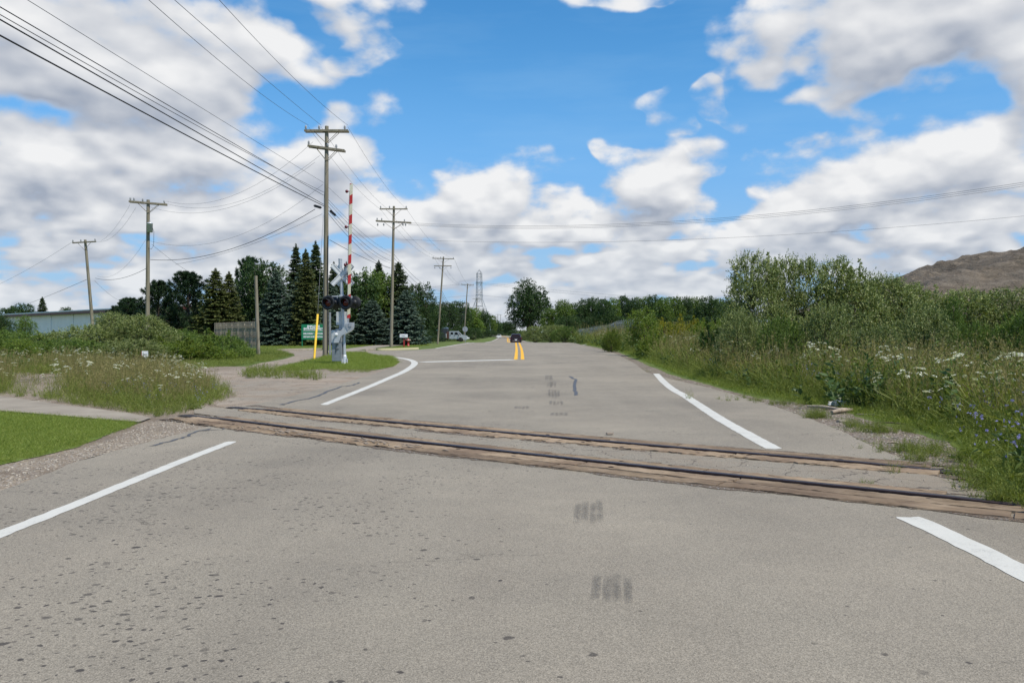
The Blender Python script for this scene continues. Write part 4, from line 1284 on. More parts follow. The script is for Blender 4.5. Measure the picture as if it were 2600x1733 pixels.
# cross-sections along y (0 rear .. 4.9 front): half widths at heights
secs = [(0.00, .88, .93, .80, .98, .62, 1.60), (0.12, .92, .97, .88, 1.02, .68, 1.72), (0.6, .95, 1.0, .93, 1.05, .72, 1.78), (2.2, .96, 1.0, .95, 1.05, .74, 1.79), (3.2, .96, 1.0, .95, 1.02, .70, 1.66), (3.9, .95, .99, .90, 1.0, .80, 1.08), (4.7, .88, .93, .80, .85, .70, .88), (4.95, .78, .82, .7, .7, .6, .72)]
V = []; F = []
for (y, w0, w1, w2, hb, w3, ht) in secs:
    ring = [(-w0, .28), (-w1, .55), (-w2 - .03, hb), (-w3, ht - .08), (-w3 + .14, ht), (w3 - .14, ht), (w3, ht - .08), (w2 + .03, hb), (w1, .55), (w0, .28)]
    V += [(x, y, z) for x, z in ring]
for i in range(len(secs) - 1):
    for k in range(10): F.append((i * 10 + k, i * 10 + (k + 1) % 10, (i + 1) * 10 + (k + 1) % 10, (i + 1) * 10 + k))
bm_.add(V, F, True); bm_.add(V[:10], [tuple(range(10))]); bm_.add(V[-10:], [tuple(range(10))])
bm_.build('body', M['van_paint'], van)
MB().add([(-.70, -.012, 1.08), (.70, -.012, 1.08), (.56, .055, 1.55), (-.56, .055, 1.55)], [(0, 1, 2, 3)]).build('rear_window', M['glass_dark'], van)
for s in (-1, 1):
    MB().box((s * .90, 0.02, 1.0), (.14, .10, .42), None, .03).build('tail_light', M['lamp_red'], van)
    MB().add([(s * 0.985, .7, 1.1), (s * .985, 3.3, 1.1), (s * .76, 3.0, 1.6), (s * .76, .8, 1.66)], [(0, 1, 2, 3)]).build('side_window', M['glass_dark'], van)
    MB().box((s * 1.08, 3.35, 1.08), (.2, .12, .16), None, .03).build('mirror', M['van_paint'], van)
    for y in (.95, 3.95):
        t = MB().lathe([(.19, -.11), (.33, -.11), (.345, -.06), (.345, .06), (.33, .11), (.19, .11)], (0, 0, 0), 20, 'X').build('wheel', M['rubber'], van, (s * .86, y, .345))
        MB().lathe([(0, -.1), (.19, -.1), (.2, .1), (0, .1)], (0, 0, 0), 16, 'X').build('rim', M['silver_paint'], t)
MB().box((0, -0.05, .50), (1.78, .16, .26), None, .05).build('bumper', M['van_paint'], van)
MB().box((0, -0.012, .86), (.56, .02, .05), None, .008).build('trim_strip', M['silver_paint'], van)
MB().box((0, -0.022, .74), (.32, .02, .16)).build('licence_plate', M['white'], van)
MB().box((0, -0.14, .60), (1.2, .03, .04)).build('bumper_trim', M['silver_paint'], van)
for s in (-1, 1): MB().tube([(s * .58, .6, 1.83), (s * .6, 2.7, 1.84)], .02, 6).build('roof_rail', M['black'], van)

# ------------------------------------------------------------------ silver crew-cab truck with dark dump body, facing right
M['truck_paint'] = m_plain('truck_paint', (0.50, 0.53, 0.56), 0.25, 0.35, 0.04, 3)
M['dark_body'] = m_plain('dark_body', (0.030, 0.034, 0.042), 0.5, 0.1, 0.1, 3)
M['rust'] = m_plain('rust', (0.09, 0.035, 0.025), 0.7, 0.1, 0.2, 3)
M['tarp'] = m_plain('tarp', (0.12, 0.17, 0.24), 0.6, 0, 0.1, 3)
tg = A(1142, 193); TU = 193 / 2100 / 7.843   # metres per unit of the truck close-up (1 px = 7.843 units)
tr = empty('crew_cab_truck', tg, 0, 'silver crew-cab truck with dark box body parked by trees facing right', 'truck')


def T(zx, zy, y=0): return Vector(((zx - 1427) * TU, y, (662 - zy) * TU))


def tprism(pts, y0, y1, name, m, par=None):
    return MB().prism([(T(*q).x, T(*q).z) for q in pts], y0, y1).build(name, m, par or tr)


tprism([(1420, 603), (1420, 458), (1432, 450), (1590, 450), (1606, 460), (1672, 524), (1755, 538), (1772, 560), (1775, 622), (1700, 622), (1690, 590), (1660, 575), (1625, 578), (1605, 605)], -1.0, 1.0, 'cab', M['truck_paint'])
tprism([(1600, 470), (1612, 470), (1664, 524), (1640, 524)], -1.012, 1.012, 'windscreen', M['glass_dark'])
tprism([(1446, 512), (1450, 472), (1498, 470), (1500, 520), (1450, 518)], -1.012, 1.012, 'rear_door_window', M['glass_dark'])
tprism([(1530, 522), (1532, 476), (1582, 472), (1608, 526)], -1.012, 1.012, 'front_door_window', M['glass_dark'])
for zx in (1516, 1424): tprism([(zx, 598), (zx, 466), (zx + 4, 466), (zx + 4, 598)], -1.008, 1.008, 'door_seam', M['black'])
for zx in (1440, 1522): tprism([(zx, 530), (zx, 540), (zx + 14, 540), (zx + 14, 530)], -1.05, -1.0, 'door_handle', M['black'])
tprism([(1618, 516), (1620, 544), (1606, 544), (1604, 518)], -1.3, -1.1, 'mirror', M['black'])
tprism([(1755, 575), (1812, 572), (1815, 600), (1756, 604)], -0.95, 0.95, 'bumper', M['white'])
tprism([(1772, 548), (1778, 548), (1778, 572), (1772, 572)], -0.9, 0.9, 'headlight', M['silver_paint'])
for zx, w in ((1645, 1), (1290, 1), (1225, 1)):
    for y in (-.85, .85):
        wh = MB().lathe([(.26, -.15), (.52, -.15), (.54, 0), (.52, .15), (.26, .15)], (0, 0, 0), 24, 'Y').build('wheel', M['rubber'], tr, T(zx, 618, y) * 1.0 + Vector((0, 0, 0.02)))
        MB().lathe([(0, -.12), (.26, -.12), (.27, .13), (.12, .15), (0, .15)], (0, 0, 0), 18, 'Y').build('rim', M['grey_metal'], wh)
tprism([(1180, 606), (1180, 590), (1420, 590), (1420, 606)], -.45, .45, 'frame', M['black'])
tprism([(1250, 590), (1250, 400), (1395, 400), (1395, 455), (1420, 455), (1420, 598), (1360, 598), (1360, 590)], -1.15, 1.15, 'box_body', M['dark_body'])
tprism([(1250, 402), (1255, 384), (1270, 376), (1370, 374), (1392, 388), (1398, 402)], -1.12, 1.12, 'tarp_roof', M['tarp'])
tprism([(1372, 598), (1372, 460), (1418, 460), (1418, 598)], -1.165, -1.15, 'toolbox', M['rust'])
for k in range(4):
    tprism([(1358, 515 + 22 * k), (1358, 503 + 22 * k), (1371, 503 + 22 * k), (1371, 515 + 22 * k)], -1.17, -1.15, 'marker_plate', M['white'])
tprism([(1000, 560), (1000, 515), (1250, 515), (1250, 590), (1180, 590)], -1.15, 1.15, 'flat_bed', M['dark_body'])
for k in range(8):
    zx = 1008 + 27 * k
    tprism([(zx, 515), (zx, 458 - k * 2), (zx + 7, 458 - k * 2), (zx + 7, 515)], -1.15, -1.08, 'stake', M['hyd_cap'])
M['teal'] = m_plain('teal', (0.14, 0.36, 0.30), 0.5)
tprism([(1145, 440), (1150, 425), (1205, 415), (1210, 440)], -.5, .5, 'tank', M['teal'])

# distant parked car past the minivan
dc = A(1267, 330)
e = empty('distant_car', dc, 0, 'tiny white car far along the road left of the minivan', 'car')
MB().prism([(-.9, .3), (-.9, .9), (-.7, 1.0), (-.6, 1.4), (.6, 1.4), (.7, 1.0), (.9, .9), (.9, .3)], 0, 4.4).build('body', M['white'], e)
MB().prism([(-.62, 1.0), (-.55, 1.35), (.55, 1.35), (.62, 1.0)], -.02, 0).build('windscreen', M['glass_dark'], e)
for s in (-.7, .7):
    for y in (.8, 3.6): MB().tube([(s - .1, y, .3), (s + .1, y, .3)], .3, 12).build('wheel', M['rubber'], e)

# ------------------------------------------------------------------ lattice tower
tw = A(1217, 400); TW = 400 / 2100
e = empty('lattice_tower', tw, 0.3, 'grey steel lattice transmission tower rising behind the roadside poles', 'transmission tower')
hz = lambda py: (843 - py) * TW + CAM_H - tw.z
levels = [(hz(846), 4.6), (hz(815), 3.9), (hz(786), 2.9), (hz(760), 1.35), (hz(742), 1.25), (hz(722), 1.15), (hz(703), 1.1), (hz(694), 1.08)]
legs = [[], [], [], []]
br = MB()
for z, w in levels:
    for k, (sx, sy) in enumerate(((-1, -1), (1, -1), (1, 1), (-1, 1))): legs[k].append(Vector((sx * w, sy * w, z)))
for k in range(4):
    MB().tube([Vector((legs[k][0].x * 1.05, legs[k][0].y * 1.05, 0))] + legs[k] + [Vector((0, 0, hz(684)))], 0.10, 4).build('leg', M['grey_metal'], e)
for i in range(len(levels) - 1):
    for k in range(4):
        a, b2 = legs[k], legs[(k + 1) % 4]; sub = 2 if i > 1 else 1
        for j in range(sub):
            t0, t1 = j / sub, (j + 1) / sub
            br.tube([a[i].lerp(a[i + 1], t0), b2[i].lerp(b2[i + 1], t1)], 0.05, 4); br.tube([b2[i].lerp(b2[i + 1], t0), a[i].lerp(a[i + 1], t1)], 0.05, 4)
        br.tube([a[i + 1], b2[i + 1]], 0.06, 4)
br.build('bracing', M['grey_metal'], e)
for py in (717, 749, 777):
    MB().box((0, 0, hz(py)), (3.2, 1.6, 0.35)).build('crossarm', M['grey_metal'], e)

# ------------------------------------------------------------------ white industrial building far left
def m_clad(n, b, o):
    c = objco(n); x, y, z = n.xyz(c)
    w = n.m('FRACT', n.m('MULTIPLY', x, 2.5)); e = n.noise(c, 0.5, 4, 0.6)
    setp(n, b, n.mix(n.map(e, .3, .7), (0.70, 0.70, 0.68), (0.79, 0.79, 0.77)), 0.5, 0.1, n.m('PINGPONG', w, 0.5), 0.5, 0.02)


M['clad'] = mat('clad', m_clad)
M['fascia'] = m_plain('fascia', (0.10, 0.022, 0.020), 0.5, 0, 0.1, 3)
a = A(12, 172); b = A(470, 112)
a.z = -0.6; b.z = -0.6; dd = (b - a); Lb = Vector((dd.x, dd.y, 0)).length; ang = math.atan2(dd.y, dd.x)
bd = empty('industrial_building', a, ang, 'long low white metal building with dark red roof edge at far left', 'building')
zr = 5.2
MB().box((Lb / 2, 7, zr / 2), (Lb, 14, zr)).build('wall', M['clad'], bd)
MB().box((Lb / 2, 6.6, zr + .22), (Lb + 1.6, 15.2, .42)).build('fascia', M['fascia'], bd)
MB().box((Lb / 2, 6.6, zr + .52), (Lb + 1.7, 15.3, .18)).build('roof_edge', M['white'], bd)
for k in range(7):
    MB().box((6 + k * Lb / 7.2, -0.04, zr / 2), (.2, .08, zr)).build('downpipe', M['white'], bd)

# ------------------------------------------------------------------ picket fence, left, behind the bushes
fa = A(560, 84); fb = A(655, 72)
ff = empty('wooden_fence', fa, 0, 'weathered grey picket fence between the yellowish spruce and blue spruce', 'fence')
M['picket'] = m_plain('picket', (0.37, 0.32, 0.25), 0.9, 0, 0.25, 6, 0.4)
dv = Vector((fb.x - fa.x, fb.y - fa.y, 0)); Lf = dv.length; u = dv.normalized(); an = math.atan2(u.y, u.x)
n_p = int(Lf / 0.2)
pm = None; rnd = random.Random(5)
for k in range(-12, n_p):
    q = u * (k * 0.2); sd = 0.07 if k % 2 else -0.07
    if pm is None:
        po = MB().prism([(-.065, 0), (-.065, 2.28), (-.03, 2.36), (.03, 2.36), (.065, 2.28), (.065, 0)], -.01, .01).build('picket', M['picket'], ff); pm = po.data
    else:
        po = link_mesh('picket', pm, None, ff)
    po.location = q + Vector((-u.y, u.x, 0)) * sd + Vector((0, 0, 0.1 + rnd.uniform(-.02, .02))); po.rotation_euler = (0, rnd.uniform(-.01, .01), an)
for z in (.5, 1.2, 2.05):
    MB().box(u * (Lf / 2 - 1) + Vector((0, 0, z)), (Lf + 2, .05, .10), rotz(an)).build('rail', M['picket'], ff)
for k in range(0, int(Lf / 2.4) + 1):
    MB().box(u * (k * 2.4) + Vector((0, 0.02, 1.15)), (.10, .10, 2.3), rotz(an)).build('post', M['picket'], ff)

# ------------------------------------------------------------------ chain-link fence with barbed arms, right
cf = empty('chain_link_fence', (14.2, 92, H(14, 92)), 0, 'grey slatted chain-link fence with slanted barbed-wire arms behind roadside weeds', 'fence')
M['fence_panel'] = m_plain('fence_panel', (0.17, 0.20, 0.22), 0.6, 0.2, 0.15, 2)
c0 = Vector((14.0, 90)); c1_ = Vector((18.4, 245)); cd = (c1_ - c0); cl = cd.length; cu = cd / cl; ca = math.atan2(cu.y, cu.x)
pst = None; armm = None
for k in range(int(cl / 3) + 1):
    q = c0 + cu * 3 * k; z = H(q.x, q.y) - cf.location.z
    loc = Vector((q.x - cf.location.x, q.y - cf.location.y, z))
    if pst is None:
        o1 = MB().tube([(0, 0, 0), (0, 0, 2.75)], .04, 8).build('post', M['sign_back'], cf); pst = o1.data
        o2 = MB().tube([(0, 0, 2.72), (0.42, -0.1, 3.15)], .03, 6).build('barbed_arm', M['sign_back'], cf); armm = o2.data
    else: o1 = link_mesh('post', pst, None, cf); o2 = link_mesh('barbed_arm', armm, None, cf)
    o1.location = loc; o2.location = loc
    if k < int(cl / 3):
        q2 = q + cu * 3; z2 = H(q2.x, q2.y) - cf.location.z; l2 = Vector((q2.x - cf.location.x, q2.y - cf.location.y, z2))
        if k < 300:
            MB().add([loc + Vector((0, 0, .05)), l2 + Vector((0, 0, .05)), l2 + Vector((0, 0, 2.68)), loc + Vector((0, 0, 2.68)), loc + Vector((.02, 0, .05)), l2 + Vector((.02, 0, .05)), l2 + Vector((.02, 0, 2.68)), loc + Vector((.02, 0, 2.68))], [(0, 1, 2, 3), (7, 6, 5, 4), (0, 4, 5, 1), (3, 2, 6, 7)]).build('panel', M['fence_panel'], cf)
            MB().tube([loc + Vector((0, 0, 2.72)), l2 + Vector((0, 0, 2.72))], .035, 6).build('top_rail', M['sign_back'], cf)
for k in (0.35, .65, 1.0):
    MB().tube([Vector((c0.x - cf.location.x + .42 * k, -2, 2.72 + .43 * k + H(14, 90) - cf.location.z)), Vector((c1_.x - cf.location.x + .42 * k, cl - 2, 2.72 + .43 * k + H(18, 245) - cf.location.z))], .012, 4).build('barbed_wire', M['wire'], cf)

# ------------------------------------------------------------------ brown spoil heap, right
def m_spoil(n, b, o):
    c = objco(n)
    a = n.noise(c, 0.10, 6, 0.6); e = n.noise(n.v('MULTIPLY', c, (1, 1, 3.5)), 0.35, 8, 0.68, 0.6); f = n.noise(c, 2.5, 5, 0.7)
    col = n.mix(n.map(e, .35, .65), (0.112, 0.090, 0.066), (0.235, 0.193, 0.143))
    col = n.mix(n.map(a, .4, .65, 0, .5), col, (0.19, 0.165, 0.132))
    col = n.mix(n.map(f, .35, .6, .4, 0), col, (0.05, 0.038, 0.03))
    setp(n, b, col, 0.95, 0, n.m('ADD', e, n.m('MULTIPLY', f, .4)), 0.9, 0.9, .2)


M['spoil'] = mat('spoil', m_spoil)
V = []; F = []; nx, ny = 150, 60; hx0, hx1, hy0, hy1 = 55, 190, 122, 250
prof = [(55, 0), (62, 5.0), (72, 9.6), (80, 12.0), (88, 14.2), (95, 17.2), (103, 19.4), (120, 20.5), (145, 19), (170, 12), (190, 0)]
for i in range(nx + 1):
    x = hx0 + (hx1 - hx0) * i / nx
    hh = np.interp(x, [p[0] for p in prof], [p[1] for p in prof])
    for j in range(ny + 1):
        y = hy0 + (hy1 - hy0) * j / ny; t = (y - hy0) / (hy1 - hy0)
        pr = sstep(0, .26, t) * (1 - sstep(.55, 1, t))
        nz = mn.fractal(Vector((x * .09, y * .09, 2)), .85, 2.1, 6) * 1.6 + mn.fractal(Vector((x * .5, y * .3, 9)), .8, 2.1, 4) * .45
        gully = abs(mn.noise(Vector((x * .22, y * .05, 4)))) * 2.2
        V.append((x, y, -0.9 + max(0, hh * pr + (nz - gully) * pr * min(1, hh / 5))))
for i in range(nx):
    for j in range(ny): F.append((i * (ny + 1) + j, (i + 1) * (ny + 1) + j, (i + 1) * (ny + 1) + j + 1, i * (ny + 1) + j + 1))
o = link_mesh('spoil_heap', mesh_np('spoil_heap', V, F, smooth=True), M['spoil']); o['kind'] = 'structure'

# ------------------------------------------------------------------ litter and loose wood on the right verge
rnd = random.Random(3)
pb = G(2128, 1036); bm = bmesh.new(); bmesh.ops.create_icosphere(bm, subdivisions=4, radius=1)
for v_ in bm.verts:
    q = v_.co.copy(); k = 0.75 + 0.75 * mn.noise(q * 2.3 + Vector((3, 1, 0))) + 0.3 * mn.noise(q * 6)
    v_.co = Vector((q.x * 0.19 * k, q.y * 0.10 * k, max(-0.01, q.z * 0.085 * k + .06)))
me = bpy.data.meshes.new('plastic_bag'); bm.to_mesh(me); bm.free()
o = link_mesh('plastic_bag', me, M['white'], None, pb + Vector((0, 0, .02))); tag(o, 'crumpled white plastic bag lying at the edge of the right weeds', 'litter')
for (x0, y0, x1, y1, r, zz, lab) in [(2050, 1037, 2132, 1044, .035, .05, 'long bleached broken branch lying below the plastic bag'), (2112, 1053, 2165, 1046, .05, .05, 'short weathered wood scrap touching the bleached branch'), (2175, 1055, 2270, 1062, .014, .03, 'thin dark twig on the gravel right of the wood scrap'), (2225, 1077, 2310, 1082, .012, .03, 'longest thin dark stick below the other twig on the gravel'), (2255, 1130, 2285, 1131, .02, .03, 'short pale stick on the gravel near the grass tufts'), (2385, 1198, 2430, 1194, .012, .03, 'thin tan stick near the right end of the far rail')]:
    a = G(x0, y0) + Vector((0, 0, zz)); b2 = G(x1, y1) + Vector((0, 0, zz)); mdl = a.lerp(b2, .5) + Vector((0, .03, .01))
    o = MB().tube([a, mdl, b2], [r * .6, r, r * .5], 7).build('stick', M['dry_wood'] if r > .013 else M['bark']); tag(o, lab, 'stick', 'loose sticks on the right verge')
cb = G(1548, 1106)
o = MB().box((0, 0, 0.02), (.11, .05, .03), rotz(.3), .008).build('wood_chip', M['dry_wood'], None, cb + Vector((0, 0, .016))); tag(o, 'single brown wood chip on the asphalt behind the far rail', 'wood chip')
cb = G(2141, 1072)
bm = bmesh.new(); bmesh.ops.create_icosphere(bm, subdivisions=2, radius=1)
for v_ in bm.verts: k = 1 + .5 * mn.noise(v_.co * 2); v_.co = Vector((v_.co.x * .11 * k, v_.co.y * .07 * k, v_.co.z * .04 * k + .02))
me = bpy.data.meshes.new('stone'); bm.to_mesh(me); bm.free()
o = link_mesh('stone', me, M['concrete'], None, cb); tag(o, 'pale flat stone on the gravel below the wood scrap', 'stone')

# ------------------------------------------------------------------ vegetation builders
def unit(a): return a / np.maximum(np.linalg.norm(a, axis=-1, keepdims=True), 1e-9)


def leaf_arrays(Pt, D, size, ratio, rng, fold=0.25):
    """four-point folded leaves: base at Pt, pointing along D"""
    n = len(Pt); D = unit(D)
    r = unit(rng.normal(size=(n, 3))); side = unit(np.cross(D, r)); nor = np.cross(side, D)
    size = np.broadcast_to(np.asarray(size, dtype=float), (n,))[:, None]
    w = size * ratio * 0.5
    mid = Pt + D * size * 0.5
    v = np.stack([Pt, mid + side * w + nor * w * fold, Pt + D * size, mid - side * w + nor * w * fold], 1).reshape(-1, 3)
    i = np.arange(n)[:, None] * 4
    f = np.concatenate([i + np.array([[0, 1, 2]]), i + np.array([[0, 2, 3]])], 0)
    return v, f


class Leaves:
    def __init__(s): s.v = []; s.f = []; s.t = []; s.n = 0

    def add(s, Pt, D, size, ratio, rng, tint, fold=0.25):
        if len(Pt) == 0: return
        v, f = leaf_arrays(np.asarray(Pt), np.asarray(D), size, ratio, rng, fold)
        s.v.append(v); s.f.append(f + s.n); s.n += len(v)
        s.t.append(np.repeat(np.broadcast_to(np.asarray(tint, dtype=float), (len(Pt),)), 4))

    def mesh(s, name):
        return mesh_np(name, np.concatenate(s.v), np.concatenate(s.f), np.concatenate(s.t))


def limb_mesh(name, paths, n=6):
    mb = MB()
    for pts, rs in paths: mb.tube(pts, rs, n, caps=False)
    me = bpy.data.meshes.new(name); me.from_pydata([tuple(v) for v in mb.v], [], mb.f)
    me.polygons.foreach_set('use_smooth', [True] * len(mb.f)); me.update(); return me


def shoots(rng, starts, dirs, length, nleaf, lsize, ratio, L, tint0, tintv, droop=0.0, wood=None, spread=0.75):
    """leafy shoots: leaves alternate along each curved twig"""
    n = len(starts); dirs = unit(dirs)
    length = np.broadcast_to(length, (n,))
    t = (np.arange(nleaf) + 0.5) / nleaf
    bend = unit(rng.normal(size=(n, 3))) * 0.25
    pos = starts[:, None] + dirs[:, None] * (length[:, None] * t)[..., None] + bend[:, None] * (length[:, None] * t ** 2)[..., None]
    pos[..., 2] -= droop * (length[:, None] * t ** 2)
    rd = rng.normal(size=(n, nleaf, 3)); d = dirs[:, None] * 0.55 + unit(rd) * spread
    sz = lsize * rng.uniform(0.65, 1.25, size=(n, nleaf)) * (1.05 - 0.35 * t)[None]
    tt = np.clip(tint0 + tintv * (rng.normal(size=(n, 1)) * 0.6 + rng.normal(size=(n, nleaf)) * 0.5) + 0.15 * t[None], 0, 1)
    L.add(pos.reshape(-1, 3), d.reshape(-1, 3), sz.ravel(), ratio, rng, tt.ravel())
    if wood is not None:
        for k in range(0, n, max(1, n // 160)):
            wood.append(([Vector(starts[k]), Vector(starts[k] + dirs[k] * length[k] * .5), Vector(pos[k, -1])], [0.012, 0.008, 0.004]))


def lobes_surface(rng, lobes, n, shell=(0.6, 1.05)):
    """random points spread through the outer part of several ellipsoids, with outward directions"""
    vol = np.array([l[3] * l[4] * l[5] for l in lobes]) ** (2 / 3); pick = rng.choice(len(lobes), n, p=vol / vol.sum())
    d = unit(rng.normal(size=(n, 3))); r = rng.uniform(shell[0] ** 3, shell[1] ** 3, n) ** (1 / 3)
    lo = np.array(lobes)[pick]
    p = lo[:, :3] + d * lo[:, 3:6] * r[:, None]
    # drop points deep inside another lobe
    keep = np.ones(n, bool)
    for l in lobes:
        q = (p - np.array(l[:3])) / np.array(l[3:6]); keep &= (np.sum(q * q, 1) > (shell[0] * 0.85) ** 2)
    keep &= p[:, 2] > 0.03
    return p[keep], d[keep]


def make_shrub(seed, w, h, n, lsize=0.07, ratio=0.38, tint0=0.45, nleaf=14, spikes=10, slen=0.55):
    rng = np.random.default_rng(seed); L = Leaves(); wood = []
    lobes = []
    for k in range(9):
        a = rng.uniform(0, 2 * math.pi); rr = rng.uniform(0, .55) * w / 2
        hh = h * rng.uniform(.35, .80) * (1 - 0.35 * rr / (w / 2)); s = rng.uniform(.26, .42)
        lobes.append((rr * math.cos(a), rr * math.sin(a), hh * .75, w * s, w * s, h * rng.uniform(.22, .34)))
    lobes.append((0, 0, h * .30, w * .46, w * .46, h * .34))
    for k in range(5):
        a = k * 1.257 + rng.uniform(-.3, .3); lobes.append((math.cos(a) * w * .3, math.sin(a) * w * .3, h * .2, w * .22, w * .22, h * .24))
    p, d = lobes_surface(rng, lobes, n)
    dd = d * 0.65 + np.array([0, 0, .75]) + rng.normal(size=d.shape) * .25
    shoots(rng, p, dd, rng.uniform(.5, 1.1, len(p)) * slen, nleaf, lsize, ratio, L, tint0, .28, 0.15, wood)
    # leading shoots that stand out of the outline
    for k in range(spikes):
        a = rng.uniform(0, 2 * math.pi); rr = rng.uniform(0, .32) * w
        b = np.array([rr * math.cos(a), rr * math.sin(a), h * rng.uniform(.62, .85)]); ln = rng.uniform(.5, 1.1) * slen * 1.7
        ax = unit(np.array([math.cos(a) * .25, math.sin(a) * .25, 1]) + rng.normal(size=3) * .12)
        tt = rng.uniform(0, 1, 34); st = b + ax * (tt * ln)[:, None]
        dr = unit(rng.normal(size=(34, 3))) * .8 + ax * .7
        shoots(rng, st, dr, (1.15 - tt) * slen * .85, 8, lsize, ratio, L, tint0 + .12, .25, 0.1)
        wood.append(([Vector(b - ax * .5), Vector(b + ax * ln * .5), Vector(b + ax * ln)], [0.02, .012, .005]))
    for k in range(10):
        a = rng.uniform(0, 2 * math.pi); l = lobes[k % len(lobes)]
        wood.append(([Vector((0.1 * math.cos(a), .1 * math.sin(a), -.05)), Vector((l[0] * .5, l[1] * .5, l[2] * .5)), Vector((l[0], l[1], l[2] + l[5] * .6))], [.05, .035, .012]))
    return L.mesh('foliage'), limb_mesh('stem', wood, 5)


def make_tree(seed, w, h, n, trunk_h=0.2, lsize=0.16, nl=26, tint0=0.45, clump=0.20, nleaf=8, lobed=1.0, low=0.18, slen=.5):
    """broadleaf tree: forked limbs carry many leafy clumps with gaps between"""
    rng = np.random.default_rng(seed); L = Leaves(); wood = []; lobes = []
    cz = h * (0.5 + low / 2); rz = h * (1 - low) / 2
    for k in range(nl):
        d = unit(rng.normal(size=3)); d[2] = d[2] * .9 + .12
        r = rng.uniform(.45, .88)
        c = np.array([d[0] * w / 2 * r, d[1] * w / 2 * r, cz + d[2] * rz * r])
        c[:2] *= 1.0 - 0.35 * max(0, (c[2] - cz) / rz)
        s = w * clump * rng.uniform(.65, 1.25)
        lobes.append((*c, s, s, s * .85))
        base = Vector((0, 0, h * rng.uniform(.12, .45))); e = Vector(c)
        mid = base.lerp(e, .5) + Vector((0, 0, -.03 * h))
        wood.append(([base, mid, e], [w * .018, w * .012, w * .004]))
    lobes.append((0, 0, cz, w * .26, w * .26, rz * .6))
    p, d = lobes_surface(rng, lobes, n, (.62, 1.08))
    dd = d * .8 + np.array([0, 0, .25]) + rng.normal(size=d.shape) * .35
    shoots(rng, p, dd, rng.uniform(.6, 1.2, len(p)) * slen, nleaf, lsize, .6, L, tint0, .30, .35, None, 0.9)
    wood.append(([Vector((0, 0, -.2)), Vector((.02 * w, 0, h * .25)), Vector((0, .02 * w, h * .5)), Vector((0, 0, h * .85))], [w * .042, w * .032, w * .02, w * .006]))
    return L.mesh('crown'), limb_mesh('trunk', wood, 7)


def make_bushtree(seed, w, h, n=4300):
    """tall wild olive shrub: many leafy boughs to the ground, ragged leading shoots on top"""
    rng = np.random.default_rng(seed); L = Leaves(); wood = []; lobes = []
    for k in range(24):
        a = k * 2.4 + rng.uniform(-.4, .4); t = rng.uniform(.08, 1) ** .8; z = h * (.10 + .68 * t); R = w / 2 * (1 - .62 * t ** 1.7) * rng.uniform(.45, 1.0)
        s = w * rng.uniform(.10, .20)
        c = (R * math.cos(a), R * math.sin(a), z); lobes.append((*c, s * 1.15, s * 1.15, s))
        wood.append(([Vector((0.1 * math.cos(a), .1 * math.sin(a), 0)), Vector(c) * .5 + Vector((0, 0, -.1)), Vector(c)], [.045, .03, .01]))
    lobes.append((0, 0, h * .36, w * .33, w * .33, h * .32))
    p, d = lobes_surface(rng, lobes, n, (.74, 1.1))
    dd = d * .9 + np.array([0, 0, .40]) + rng.normal(size=d.shape) * .35
    shoots(rng, p, dd, rng.uniform(.5, 1.2, len(p)) * .42, 13, .108, .42, L, .42, .34, .15, wood, .8)
    for k in range(16):
        l = lobes[int(rng.integers(0, 24))]
        if l[2] < h * .5: continue
        b = np.array(l[:3]); ln = rng.uniform(.5, 1.15); ax = unit(np.array([b[0] * .25, b[1] * .25, 1.0]) + rng.normal(size=3) * .22)
        tt = rng.uniform(0.2, 1, 22); st = b + ax * (tt * ln)[:, None]
        shoots(rng, st, unit(rng.normal(size=(22, 3))) + ax * .6, (1.2 - tt) * .36, 8, .125, .42, L, .55, .25, .1, None, .8)
        wood.append(([Vector(b), Vector(b + ax * ln)], [.015, .005]))
    return L.mesh('foliage'), limb_mesh('stem', wood, 5)


